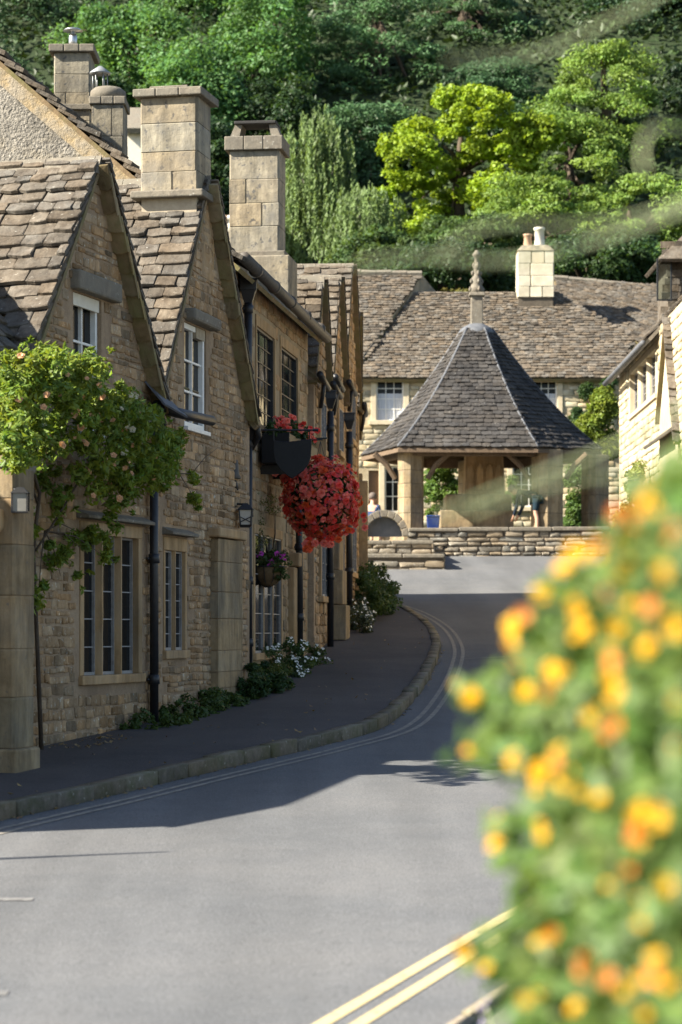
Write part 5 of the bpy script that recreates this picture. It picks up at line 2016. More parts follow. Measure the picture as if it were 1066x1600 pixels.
bush('pale yellow-green climber on the foot of the sunlit house wall', 'climber', 'climber', wallpts(49.6, 56.2, 3.2, 4.6, 60) + wallpts(50, 53.0, 4.3, 5.5, 26), 120, .09, (.24, .27, .07), stems=4, mname='pale_climber_leaf')
bush('tuft of yellowish plants on the far ridge beside the pinnacle', 'plant', 'roof_plant', blobs([(705, 458, 14), (722, 462, 10), (690, 462, 8)], 75.3, 16, .12), 60, .08, (.18, .17, .05), stems=0)

# climbing rose on house 1
rose = []
def rosepts(px, py, rp, o, n, r):
    for _ in range(n):
        a, q = U(0, 6.28), math.sqrt(R())
        x, y = px + math.cos(a) * q * rp, py + math.sin(a) * q * rp
        oo = o + U(-.18, .18)
        aa = F1.S(x, oo)
        rose.append((F1.P(aa, F1.Z(y, aa, oo), oo), r * U(.35, 1.7)))
for px, py, rp, o, n in ((15, 590, 34, .5, 16), (60, 605, 42, .6, 26), (115, 600, 40, .65, 30), (150, 620, 44, .7, 28), (100, 655, 50, .6, 34), (40, 655, 45, .5, 22), (190, 650, 40, .65, 26), (165, 690, 48, .55, 34),
                         (225, 690, 42, .5, 28), (255, 705, 28, .42, 14), (205, 735, 42, .45, 24), (150, 740, 34, .4, 14), (235, 645, 16, .5, 6), (185, 775, 26, .35, 9), (5, 640, 36, .5, 12), (65, 700, 40, .35, 10), (248, 745, 22, .4, 8), (20, 570, 16, .5, 6), (135, 572, 24, .7, 12), (60, 572, 26, .7, 12), (265, 690, 22, .45, 12), (245, 720, 34, .5, 14), (210, 660, 30, .6, 14), (100, 570, 24, .75, 12), (12, 670, 26, .95, 16), (38, 690, 24, .92, 12), (18, 715, 20, .9, 8), (50, 725, 14, .85, 5)):
    rosepts(px, py, rp, o, n, .085)
for px, py, rp, o, n in ((70, 790, 30, .15, 7), (60, 850, 26, .12, 8), (95, 860, 22, .12, 7), (120, 840, 22, .12, 6), (60, 920, 16, .1, 5), (55, 940, 6, .1, 2), (172, 870, 10, .12, 3), (165, 830, 24, .15, 7), (310, 785, 14, .3, 4), (300, 745, 8, .3, 3), (90, 760, 30, .2, 6), (110, 900, 14, .1, 3)):
    rosepts(px, py, rp, o, n, .06)
RO = thing('climbing_rose', 'big climbing rose with peach blooms trained over the first cottage front', 'climbing plant', F1.P(F1.S(40, .1), gz(22) + .1, .1))
sprig = [(Vector(c) + Vector((U(-1, 1), U(-1, .3), U(-.9, 1))).normalized() * U(.08, .22), .035) for c, r in random.sample(rose, 170)]
P, N, S, T = clump_leaves(rose, 36, .08, 5, flat=.85, warm=.12, tint_v=.25, out_up=(.6, .5))
P2, N2, S2, T2 = clump_leaves(sprig, 8, .075, 6, flat=1.0, warm=.12, tint_v=.25)
P, N, S, T = (np.concatenate(q) for q in ((P, P2), (N, N2), (S, S2), (T, T2)))
leaf_object('foliage', P, N, S, T, lmat('rose_leaf', (.16, .225, .035), trans=.42), RO, .42)
mb = MB()
b0 = F1.P(F1.S(62, .1), gz(22.2) + .05, .12)
def rw_(px, py, o):
    a = F1.S(px, o)
    return F1.P(a, F1.Z(py, a, o), o)
mb.tube([b0, rw_(58, 1000, .1), rw_(52, 860, .12), rw_(62, 770, .18), rw_(45, 710, .25), rw_(70, 640, .5)], [.022, .02, .018, .016, .013, .006], 7)
mb.tube([rw_(60, 790, .15), rw_(40, 730, .3), rw_(30, 650, .5)], [.014, .011, .005], 6)
mb.tube([rw_(56, 860, .12), rw_(95, 800, .2), rw_(130, 740, .35), rw_(190, 690, .5)], [.012, .011, .009, .004], 6)
mb.tube([rw_(130, 740, .35), rw_(240, 700, .4), rw_(280, 740, .35), rw_(305, 780, .3)], [.008, .006, .005, .002], 5)
mb.tube([rw_(280, 740, .35), rw_(300, 740, .32), rw_(320, 715, .3), rw_(340, 700, .3)], [.005, .005, .004, .002], 5)
for px, py in ((130, 860), (95, 900), (165, 870), (60, 930), (120, 830)):
    mb.tube([rw_(70, 830, .12), rw_((70 + px) / 2, (830 + py) / 2 - 12, .16), rw_(px, py, .12)], [.008, .006, .002], 5)
part('stem', mb, M_BARK, RO, True)
def bloom_mesh(name, m, petals=6, rings=2, cup=.5, seed=0):
    r = random.Random(seed)
    mb = MB()
    for ring in range(rings):
        k = petals
        rr_ = 1 - ring * .38
        for i in range(k):
            a = 2 * math.pi * (i + ring * .5) / k + r.uniform(-.15, .15)
            c, s = math.cos(a), math.sin(a)
            wv = .52 * rr_
            t1 = (r.uniform(.8, 1.15),) * 3
            z1 = cup * (.45 + ring * .5) + r.uniform(-.1, .1)
            mb.add([(0, 0, .05), (c * rr_ * .6 - s * wv, s * rr_ * .6 + c * wv, z1 * .7), (c * rr_, s * rr_, z1 * .8), (c * rr_ * .6 + s * wv, s * rr_ * .6 - c * wv, z1 * .7)], [(0, 3, 2), (0, 2, 1)], None, t1)
    return mb.mesh(name, m)
def scatter_blooms(parent, pts, meshes, size, face, jit=.6, name='bloom'):
    for p in pts:
        f = (Vector(face(p)) + Vector((U(-jit, jit), U(-jit, jit), U(-jit, jit)))).normalized()
        x = f.orthogonal().normalized()
        s = size * U(.7, 1.25)
        o = bpy.data.objects.new(name, random.choice(meshes))
        o.matrix_basis = basis(p, x * s, f.cross(x) * s, f * s)
        put(o, parent)
M_PEACH = lmat('peach_petal', (.62, .36, .20), trans=.25)
M_PALEP = lmat('cream_petal', (.72, .68, .55), trans=.25)
rb = [bloom_mesh('bloom', M_PEACH, 5, 2, .6, i) for i in range(3)] + [bloom_mesh('bloom', M_PALEP, 5, 2, .6, 9)]
pts = []
for c, r in random.sample(rose[:330], 95):
    v = Vector((U(-.2, .8), -1, U(-.2, .6))).normalized()
    pts.append(Vector(c) + v * r * 1.0)
scatter_blooms(RO, pts, rb, .034, lambda p: (.3, -1, .4))

# plants at the foot of the walls
def footpts(fr, d0, d1, n, o, z, r):
    out = []
    for _ in range(n):
        d = U(d0, d1)
        oo = U(.03, o)
        p = fr.P(DA(fr, d), 0, oo)
        p.z = gz(p.y) + .1 + U(.0, z) * (1 - .5 * oo / o)
        out.append((p, r * U(.6, 1.3)))
    return out
bush('low weedy green plants along the wall foot by the first downpipe', 'plants', 'wall_foot_plant', footpts(F1, 24.0, 25.3, 26, .42, .16, .07) + footpts(F2, 25.2, 27.3, 44, .40, .2, .075), 60, .055, (.06, .10, .022), stems=3, mname='weed_leaf')
bush('dense dark green clump at the foot of the second downpipe', 'plant', 'wall_foot_plant', footpts(F2, 27.8, 29.3, 40, .42, .42, .09), 80, .06, (.038, .075, .02), stems=4, mname='dark_weed_leaf')
bush('sparse pale green plants between the clump and the daisies', 'plant', 'wall_foot_plant', footpts(F3, 29.6, 31.4, 24, .40, .3, .08), 60, .06, (.09, .125, .03), stems=4, mname='pale_weed_leaf')
dz_ = footpts(F3, 30.8, 33.8, 46, .5, .42, .10)
DS = bush('white daisy clump spilling from the wall foot of the tall house', 'flowers', 'daisy_clump', dz_, 70, .055, (.065, .105, .03), stems=4)
M_WPET = lmat('white_petal', (.80, .80, .76), trans=.2)
wb = [bloom_mesh('daisy', M_WPET, 7, 1, .2, 5)]
scatter_blooms(DS, [Vector(c) + Vector((U(0, .8), -.8, U(.1, .9))).normalized() * r for c, r in dz_ for _ in range(5)], wb, .0145, lambda p: (.4, -.8, .6), name='daisy')
dz2 = footpts(F4, 39.5, 42.6, 30, .5, .5, .13)
D2 = bush('greyish flowering plant against the wall at the bend', 'flowers', 'daisy_clump', dz2, 70, .07, (.07, .09, .05), stems=3, mname='grey_leaf')
scatter_blooms(D2, [Vector(c) + Vector((U(0, .8), -.8, U(.1, .9))).normalized() * r for c, r in dz2 for _ in range(3)], wb, .017, lambda p: (.4, -.8, .6), name='daisy')
bush('green bush at the last corner of the pavement', 'plant', 'wall_foot_plant', footpts(F4, 42.5, 44.2, 20, .55, .9, .17) + footpts(F5, 44.0, 47.5, 34, .7, 1.0, .2), 80, .09, (.05, .09, .025), stems=4, mname='corner_bush_leaf')

# ------------------------------------------------------------------ hanging things on the tall house
def sphere_pts(c, r, n, zs=1.0, front=True):
    out = []
    while len(out) < n:
        v = Vector((random.gauss(0, 1), random.gauss(0, 1), random.gauss(0, 1))).normalized()
        if front and v.y > .55:
            continue
        out.append((c + Vector((v.x * r, v.y * r, v.z * r * zs)) * U(.86, 1.06), v))
    return out
M_RED = lmat('coral_red_petal', (.78, .085, .065), trans=.3)
M_RED2 = lmat('coral_pink_petal', (.82, .22, .17), trans=.3)
M_RED3 = lmat('orange_red_petal', (.78, .14, .045), trans=.3)
redm = [bloom_mesh('bloom', m, 6, 3, .55, i) for i, m in enumerate((M_RED, M_RED2, M_RED, M_RED2, M_RED3))]
HBk = W(501, 778, 31.6)
HB_ = thing('hanging_basket', 'huge round hanging basket overflowing with coral red begonias', 'hanging basket', HBk + Vector((0, 0, .75)))
rr_ = .52
cl = [(p - v * .08, .11) for p, v in sphere_pts(HBk, rr_ * .9, 70, 1.0, False)]
P, N, S, T = clump_leaves(cl, 34, .075, 41, flat=.9)
leaf_object('foliage', P, N, S, T, lmat('begonia_leaf', (.04, .075, .02), trans=.3), HB_, .7)
pts = sphere_pts(HBk + Vector((0, 0, -.0)), rr_, 262, 1.02)
extra = [(W(px, py, 31.3 + U(0, .5)), Vector((.1, -1, -.3))) for px, py in [(505 + U(-30, 25), 850 + U(-12, 10)) for _ in range(16)] + [(548 + U(-14, 22), 815 + U(-20, 18)) for _ in range(14)] + [(440 + U(-10, 18), 735 + U(-18, 20)) for _ in range(10)]]
fill = sphere_pts(HBk, rr_ * .97, 1500, 1.02)
fp = np.array([p for p, v in fill])
fb = np.array([[U(.6, 1.2)] * 3 for _ in fill]) * np.array([[1.05, U(1.0, 2.8), U(1.0, 2.6)] for _ in fill])
leaf_object('petals', fp, np.array([v for p, v in fill]) + np.random.default_rng(4).normal(size=(1500, 3)) * .5, np.random.default_rng(5).uniform(.035, .07, 1500), fb, lmat('coral_red_petal', (.78, .085, .065), trans=.3), HB_, .8, kind='stuff')
allp = [q for q in pts + extra if not (px_of(q[0])[0] < 455 and px_of(q[0])[1] > 800)]
dirs = {tuple(p): v for p, v in allp}
scatter_blooms(HB_, [p for p, v in allp], redm, .057, lambda p: dirs[tuple(p)], jit=.35)
mb = MB()
mb.lathe([(.05, -.2), (.12, -.17), (.2, -.08), (.22, 0), (.2, .02)], 16, Matrix.Translation(HBk))
part('basket_bowl', mb, M_WOOD, HB_, True)
mb = MB()
for k in range(3):
    a = k * 2.094 + .4
    mb.tube([HBk + Vector((.21 * math.cos(a), .21 * math.sin(a), 0)), HBk + Vector((0, 0, .74))], .004, 5)
part('chain', mb, M_BLACK, HB_)
HBR = thing('basket_bracket', 'thin iron wall bracket holding the huge begonia basket', 'bracket', F3.P(DA(F3, 31.6), HBk.z + .75, 0))
mb = MB()
wp = F3.P(DA(F3, 31.7), HBk.z + .76, .0)
mb.tube([wp, HBk + Vector((.03, 0, .76))], .009, 6)
mb.tube([wp - Vector((0, 0, .35)), wp.lerp(HBk + Vector((0, 0, .76)), .55) - Vector((0, 0, .02))], .007, 6)
part('bracket_arm', mb, M_BLACK, HBR)

# shield sign on its bracket
SG = thing('hanging_sign', 'black shield-shaped hanging sign on a straight iron bar', 'sign', W(408, 672, 29.9))
p0, p1 = W(404, 672, 29.95), W(495, 672, 29.95)
mb = MB()
mb.tube([p0, p1], .012, 8)
mb.tube([p1 - Vector((.05, 0, 0)), p1 + Vector((.02, 0, 0))], .018, 8)
for px in (428, 484):
    q = W(px, 672, 29.95)
    mb.tube([q, q - Vector((0, 0, .16))], .006, 6)
part('sign_bar', mb, M_BLACK, SG)
shp = [(427, 688), (440, 690), (455, 690), (470, 688), (487, 686), (487, 700), (486, 714), (482, 726), (474, 736), (464, 743), (457, 748), (449, 743), (438, 734), (430, 722), (427, 708)]
c0 = W(457, 710, 29.95)
kk = 29.95 / F
mb = MB()
mb.prism([((x - 457) * kk, (710 - y) * kk) for x, y in shp], .05, basis(c0 + Vector((0, .025, 0)), XV, UP, -YV))
M_SIGN = mat('black_sign_paint', (.006, .006, .007), (.009, .009, .01), scale=8, rough=.55, bump=.05, spec=.3)
part('sign_board', mb, M_SIGN, SG, bevel=.008)
# window box of red flowers below the casements
WB = thing('window_box', 'dark window box of red flowers under the leaded casements', 'window box', F3.P(DA(F3, 31.5), U3[0][2] - .35, .1))
b0_, b1_ = DA(F3, 30.6), DA(F3, 33.2)
zw = U3[0][2] - .12
mb = MB()
mb.fbox(F3, b0_, b1_, zw - .38, zw, .06, .42)
part('trough', mb, M_SIGN, WB, bevel=.01)
mb = MB()
for a in (b0_ + .3, (b0_ + b1_) / 2, b1_ - .3):
    mb.fbox(F3, a - .02, a + .02, zw - .50, zw - .385, .0, .4)
part('trough_bracket', mb, M_BLACK, WB, kind='stuff')
cl = [(F3.P(U(b0_, b1_), zw + U(.0, .14), U(.1, .42)), .085) for _ in range(44)]
P, N, S, T = clump_leaves(cl, 34, .06, 43, flat=.9)
leaf_object('foliage', P, N, S, T, lmat('begonia_leaf', (.04, .075, .02), trans=.3), WB, .6)
scatter_blooms(WB, [F3.P(U(b0_, b1_), zw + U(.06, .24), U(.15, .46)) for _ in range(90)], redm[:4], .05, lambda p: (.4, -.8, .5))
# small basket of petunias with wispy plant above
c = W(419, 888, 31.0)
SB = thing('hanging_basket', 'small half-round wicker basket of purple petunias on the wall', 'hanging basket', c)
mb = MB()
mb.lathe([(.03, -.24), (.12, -.2), (.2, -.08), (.23, .02), (.2, .03)], 16, Matrix.Translation(c))
part('basket_bowl', mb, mat('coir_basket', (.20, .13, .07), (.12, .08, .04), scale=20, bump=.8, bdist=.01), SB, True)
mb = MB()
for k in range(5):
    a = 3.3 + k * .6
    mb.tube([c + Vector((.235 * math.cos(a), .235 * math.sin(a), .02)), c + Vector((.17 * math.cos(a), .17 * math.sin(a), -.16)), c + Vector((.03 * math.cos(a), .03 * math.sin(a), -.245))], .006, 5)
mb.tube([c + Vector((.24 * math.cos(a), .24 * math.sin(a), .02)) for a in [i * .2618 for i in range(25)]], .007, 5)
part('basket_wire', mb, M_BLACK, SB, kind='stuff')
cl = [(c + Vector((U(-.24, .26), U(-.25, .1), U(.0, .2))), .07) for _ in range(24)] + [(c + Vector((U(.0, .26), U(-.2, .0), U(-.15, .05))), .06) for _ in range(8)]
P, N, S, T = clump_leaves(cl, 40, .05, 44)
leaf_object('foliage', P, N, S, T, lmat('petunia_leaf', (.07, .11, .03), trans=.35), SB, .5)
pm_ = [bloom_mesh('bloom', lmat('magenta_petal', (.62, .06, .50), trans=.3), 5, 1, .5, 2)]
scatter_blooms(SB, [c + Vector((x, -.2, z)) for x, z in ((-.2, .12), (-.14, .16), (-.17, .07), (.02, .03), (.05, .08), (.17, .14), (.21, .17), (.22, .1), (.12, .18), (-.08, .18))], pm_, .036, lambda p: (.1, -1, .3), jit=.3)
cl = [(W(px + U(-16, 16), py, 30.8 + U(-.1, .1)), .09) for px, py in [(405 + 14 * math.sin(k * 1.7), 775 + k * 4.6) for k in range(22)]]
bush('wispy pale green plant trailing on the wall above the petunias', 'climber', 'trailing_plant', cl, 46, .042, (.13, .14, .05), stems=6, base=W(419, 880, 31.0), mname='wispy_leaf', aspect=.3)
# carriage lantern
LA = thing('wall_lantern', 'black carriage lantern hanging from a wall bracket beside the doorway', 'lantern', W(384, 790, 28.3))
lc_ = W(384, 808, 28.2)
mb = MB()
mb.tube([W(361, 787, 28.25), W(388, 788, 28.2)], .012, 8)
mb.tube([W(361, 787, 28.25), W(361, 812, 28.25)], .01, 6)
part('bracket', mb, M_BLACK, LA)
mb = MB()
mb.frus((lc_.x, lc_.y, lc_.z + .085), (.19, .19), (.05, .05), .075)
mb.frus((lc_.x, lc_.y, lc_.z - .12), (.12, .12), (.15, .15), .03)
for i in (-1, 1):
    for j in (-1, 1):
        mb.tube([Vector((lc_.x + i * .06, lc_.y + j * .06, lc_.z - .1)), Vector((lc_.x + i * .075, lc_.y + j * .075, lc_.z + .09))], .008, 5)
for s_ in (-1, 1):
    mb.tube([Vector((lc_.x - .06, lc_.y - .068, lc_.z - .03 * s_ - .03)), Vector((lc_.x + .06, lc_.y - .068, lc_.z + .03 * s_ - .03))], .006, 5)
part('lantern_frame', mb, M_BLACK, LA)
mb = MB()
mb.frus((lc_.x, lc_.y, lc_.z - .09), (.1, .1), (.13, .13), .17)
part('lantern_glass', mb, mat('pale_lantern_glass', (.45, .43, .38), (.36, .34, .30), scale=8, rough=.2, bump=.05, spec=.6), LA)
# iron door ornament
OR = thing('iron_ornament', 'dark ironwork bell ornament mounted on the wall above the doorway', 'ornament', W(366, 730, 28.3))
q = W(365, 730, 28.25)
mb = MB()
mb.tube([q + Vector((-.03, .05, .30)), q + Vector((.0, 0, .26)), q + Vector((-.02, -.03, .15)), q + Vector((-.05, -.04, .05))], [.012, .02, .014, .03], 8)
part('bell_hook', mb, M_BLACK, OR, True)
mb = MB()
mb.lathe([(.02, .10), (.05, .08), (.065, 0), (.07, -.08), (.095, -.13), (.08, -.14)], 14, Matrix.Translation(q + Vector((0, -.03, .0))))
mb.tube([q + Vector((.0, -.03, -.13)), q + Vector((.03, -.06, -.2)), q + Vector((.055, -.05, -.27))], [.02, .025, .01], 7)
part('bell', mb, M_GUTTER, OR, True)
mb = MB()
mb.tube([q + Vector((-.08, 0, .04)), q + Vector((-.1, -.03, -.06)), q + Vector((-.05, -.05, -.18)), q + Vector((.03, -.05, -.24))], [.012, .016, .02, .01], 7)
part('scroll', mb, M_BLACK, OR, True)
for px, py, w_ in ((508, 706, .15),):
    a = DA(F3, 34.6)
    mb = MB()
    z = W(0, py, 34.6).z
    mb.fbox(F3, a, a + .02, z - .18, z + .18, .03, .35)
    PL = thing('wall_plaque', 'small framed plaque projecting beside the begonias', 'plaque', F3.P(a, z, .1))
    part('plaque', mb, M_TRIM, PL, bevel=.005)
    mb = MB()
    mb.fbox(F3, a - .01, a + .03, z + .18, z + .2, .02, .37)
    mb.fbox(F3, a - .01, a + .03, z - .2, z - .18, .02, .37)
    part('plaque_frame', mb, M_BLACK, PL)

# ------------------------------------------------------------------ people at the market cross
M_SKIN = mat('skin', (.50, .30, .21), (.44, .26, .18), scale=10, rough=.6, bump=.05)
M_NAVY = mat('navy_cloth', (.012, .02, .035), (.018, .028, .045), scale=20, bump=.2)
M_TEAL = mat('dark_teal_cloth', (.010, .024, .036), (.013, .03, .042), scale=20, bump=.2)
M_BLUE = mat('blue_shirt_cloth', (.04, .065, .14), (.03, .05, .11), scale=20, bump=.2)
M_HAIR = mat('grey_brown_hair', (.16, .13, .11), (.10, .08, .07), scale=30, bump=.4)
M_SHOE = plain('dark_shoe', (.02, .018, .016), .6)
def skin(name, V, E, Rr, m, parent, lev=2, root=0):
    me = bpy.data.meshes.new(name)
    me.from_pydata([tuple(v) for v in V], E, [])
    me.materials.append(m)
    o = put(bpy.data.objects.new(name, me), parent)
    sk = o.modifiers.new('skin', 'SKIN')
    sk.use_smooth_shade = True
    for i, r in enumerate(Rr):
        me.skin_vertices[0].data[i].radius = r if isinstance(r, tuple) else (r, r)
    me.skin_vertices[0].data[root].use_root = True
    s = o.modifiers.new('sub', 'SUBSURF')
    s.levels = s.render_levels = lev
    return o
def person(label, pos, rotz, bend, shirt, shorts, hair, knee=0.0, arm=None, sit=False):
    t = thing('person', label, 'person', pos)
    Rz = Matrix.Rotation(rotz, 3, 'Z')
    def w(x, y, z):
        return pos + Rz @ Vector((x, y, z))
    hipz = .50 if sit else .90
    cb, sb = math.cos(bend), math.sin(bend)
    def tor(x, y, z):                     # torso space: z up from the hips, leaning forward (+y)
        return (x, y * cb + z * sb, hipz + z * cb - y * sb)
    J = {}
    def add(n, p, r):
        J[n] = (len(J), w(*p), r)
    add('pelvis', (0, 0, hipz), (.145, .11))
    add('belly', tor(0, .01, .20), (.135, .10))
    add('chest', tor(0, .0, .40), (.16, .11))
    add('neck', tor(0, .02, .54), .06)
    add('head0', tor(0, .05, .62), .065)
    add('head1', tor(0, .06, .71), (.078, .095))
    add('head2', tor(0, .05, .79), (.07, .08))
    for s, q in ((-1, 'l'), (1, 'r')):
        if sit:
            add('hip' + q, (s * .10, .05, hipz), .09)
            add('knee' + q, (s * .12, .45, .48), .06)
            add('ank' + q, (s * .12, .45, .08), .042)
            add('toe' + q, (s * .13, .60, .04), .04)
        else:
            add('hip' + q, (s * .10, .0, hipz - .06), .092)
            add('knee' + q, (s * .11, .03 + knee * s * .05, .48), .062)
            add('calf' + q, (s * .11, -.02, .32), .06)
            add('ank' + q, (s * .11, -.02, .08), .042)
            add('toe' + q, (s * .13, .14, .035), .04)
        add('sh' + q, tor(s * .19, 0, .47), .06)
        e = (arm or {}).get(q)
        el, ha = e if e else ((s * .26, .06, hipz + .15), (s * .24, .16, hipz - .08))
        add('el' + q, el, .045)
        add('wr' + q, ha, .032)
        hx, hy, hz = ha
        dx, dy, dz = ha[0] - el[0], ha[1] - el[1], ha[2] - el[2]
        L = math.sqrt(dx * dx + dy * dy + dz * dz)
        add('pa' + q, (hx + dx / L * .08, hy + dy / L * .08, hz + dz / L * .08), (.035, .02))
        for f in range(4):
            o_ = (f - 1.5) * .02
            add('f%d%s' % (f, q), (hx + dx / L * .16 + o_, hy + dy / L * .16 + .01, hz + dz / L * .16), .009)
        add('th' + q, (hx + dx / L * .08 - s * .045, hy + dy / L * .08 + .02, hz + dz / L * .08), .010)
    E = [('pelvis', 'belly'), ('belly', 'chest'), ('chest', 'neck'), ('neck', 'head0'), ('head0', 'head1'), ('head1', 'head2')]
    for q in 'lr':
        E += [('pelvis', 'hip' + q), ('hip' + q, 'knee' + q)]
        E += [('knee' + q, 'ank' + q)] if sit else [('knee' + q, 'calf' + q), ('calf' + q, 'ank' + q)]
        E += [('ank' + q, 'toe' + q), ('chest', 'sh' + q), ('sh' + q, 'el' + q), ('el' + q, 'wr' + q), ('wr' + q, 'pa' + q)]
        E += [('pa' + q, 'f%d%s' % (f, q)) for f in range(4)] + [('wr' + q, 'th' + q)]
    ks = list(J)
    skin('body', [J[k][1] for k in ks], [(J[a][0], J[b][0]) for a, b in E], [J[k][2] for k in ks], M_SKIN, t)
    g = 1.22
    def garment(name, names, edges, m, sc):
        idx = {n: i for i, n in enumerate(names)}
        skin(name, [w(*n[1]) if isinstance(n, tuple) else J[n][1] for n in names], [(idx[a], idx[b]) for a, b in edges],
             [tuple(x * sc for x in (J[n][2] if isinstance(J[n][2], tuple) else (J[n][2], J[n][2]))) for n in names], m, t)
    garment('shirt', ['pelvis', 'belly', 'chest', 'shl', 'ell', 'shr', 'elr', 'wrl', 'wrr'], [('ell', 'wrl'), ('elr', 'wrr'), ('pelvis', 'belly'), ('belly', 'chest'), ('chest', 'shl'), ('shl', 'ell'), ('chest', 'shr'), ('shr', 'elr')], shirt, 1.2)
    garment('shorts', ['pelvis', 'hipl', 'kneel', 'hipr', 'kneer'], [('pelvis', 'hipl'), ('hipl', 'kneel'), ('pelvis', 'hipr'), ('hipr', 'kneer')], shorts, 1.24)
    for q in 'lr':
        mb = MB()
        a, b = J['ank' + q][1], J['toe' + q][1]
        mb.tube([a - (b - a) * .35 - Vector((0, 0, .03)), a.lerp(b, .4) - Vector((0, 0, .02)), b + (b - a) * .3], [.045, .05, .03], 8)
        part('shoe', mb, M_SHOE, t, True)
    mb = MB()
    hc = w(*tor(0, .015, .765))
    up_ = (J['head2'][1] - J['head0'][1]).normalized()
    x = Rz @ Vector((1, 0, 0))
    mb.lathe([(.098, -.07), (.112, 0), (.10, .06), (.05, .10), (.01, .108)], 12, basis(hc, x, up_.cross(x), up_))
    part('hair', mb, hair, t, True)
    mb = MB()
    fy = up_.cross(x)
    for dx_, dz_, r in ((-.032, .70, .011), (.032, .70, .011), (0, .665, .016), (0, .635, .012)):
        c = w(*tor(dx_, .150 if dz_ != .635 else .135, dz_))
        mb.lathe([(.003, -r), (r, 0), (.003, r)], 6, Matrix.Translation(c))
    for s in (-1, 1):
        mb.lathe([(.004, -.03), (.018, 0), (.004, .03)], 6, Matrix.Translation(w(*tor(s * .085, .05, .69))))
    part('face_detail', mb, M_SKIN, t, True, kind='stuff')
    return t
c = W(843, 818, 62.75)
person('person in dark navy clothes bending over between the cross piers', Vector((c.x, 63.2, zpl)), math.radians(65), math.radians(72), M_NAVY, M_TEAL, M_HAIR,
       arm={'l': ((-.22, .52, .62), (-.16, .62, .40)), 'r': ((.22, .52, .62), (.16, .62, .40))})
c = W(581, 812, 63.9)
person('person in a blue shirt sitting behind the worn stone arch', Vector((c.x - .03, 63.9, c.z - .62)), math.radians(-20), math.radians(12), M_BLUE, M_NAVY, M_HAIR, sit=True)

# unseen post, added left of frame to cast the thin shadow on the road
tip = ground_at(262, 1331)
PO = thing('shadow_post', 'unseen timber post added for its thin shadow on the road', 'post', Vector((-5.2, 0, 0)))
tt = 4.6
bp = tip - Vector((SUN.x, SUN.y, 0)) * (tt / -SUN.z * 1.0) * 1.0
mb = MB()
g0 = gz(bp.y)
h_ = tip.z - g0 + tt
mb.tube([Vector((bp.x, bp.y, g0 - .3)), Vector((bp.x, bp.y, g0 + h_ * .8)), Vector((bp.x, bp.y, g0 + h_))], [.06, .05, .02], 10)
part('post', mb, M_WOOD, PO, True)
# ------------------------------------------------------------------ foreground shrub on the right (close, out of focus)
FS = thing('flowering_shrub', 'large yellow and orange flowering shrub close on the right, out of focus', 'shrub', Vector((.75, 3.2, gz(3.2) + .06)))
rs = random.Random(77)
def U2(a, b):
    return rs.uniform(a, b)
def edge(py):
    """left outline of the shrub, photo pixels"""
    T_ = [(730, 1050), (780, 1012), (860, 975), (900, 885), (960, 865), (1060, 790), (1090, 740), (1150, 790), (1200, 820), (1260, 810), (1330, 800), (1400, 850), (1450, 800), (1480, 740), (1530, 800), (1600, 810)]
    for (a, xa), (b, xb) in zip(T_, T_[1:]):
        if py <= b:
            return xa + (xb - xa) * (py - a) / (b - a)
    return 800
P, N, S, T = [], [], [], []
fl = []
def leaf_spray(c, n, r, sz):
    g = U2(.75, 1.25)
    hw = U2(-.15, .25)
    for _ in range(n):
        v = Vector((rs.gauss(0, 1), rs.gauss(0, 1), rs.gauss(0, .8))).normalized() * r * U2(.3, 1)
        P.append(c + v)
        N.append(Vector((rs.gauss(-.55, .5), rs.gauss(-.5, .5), rs.gauss(.55, .5))))
        S.append(sz * U2(.7, 1.3))
        b = g * U2(.8, 1.2)
        T.append((b * (1 + hw), b, b * U2(.7, 1.1)))
def face_d(px):
    return 3.35 - .80 * (px - 720) / 350
for _ in range(640):
    py = U2(740, 1640)
    e = edge(py)
    px = e + 8 + (1150 - e) * rs.random() ** 1.05
    inn = min(1, (px - e) / 120)
    if rs.random() >.55 + .45 * inn:
        continue
    d = max(2.3, face_d(px)) + U2(-.03, .16)
    leaf_spray(W(px, py, d), int(5 + 3 * inn), .05, .040)
for px, py in ((742, 1095), (765, 1085), (790, 1100), (745, 1170), (770, 1160), (790, 1190), (815, 1100), (800, 1300), (790, 1330), (815, 1290), (740, 1500), (765, 1490), (790, 1470), (770, 1520), (800, 1500), (825, 1480), (830, 1230), (850, 1005), (835, 1010), (875, 930), (820, 1400), (840, 1380), (810, 1360), (835, 1440)):
    for _ in range(2):
        leaf_spray(W(px + U2(-14, 14), py + U2(-14, 14), face_d(px) + U2(-.03, .06)), 5, .036, .036)
for _ in range(20):
    py = U2(760, 1600)
    px = edge(py) + U2(30, 330)
    flq = W(px, py, face_d(px) - U2(.03, .1))
    fl.append((flq, rs.choice('yyo')))
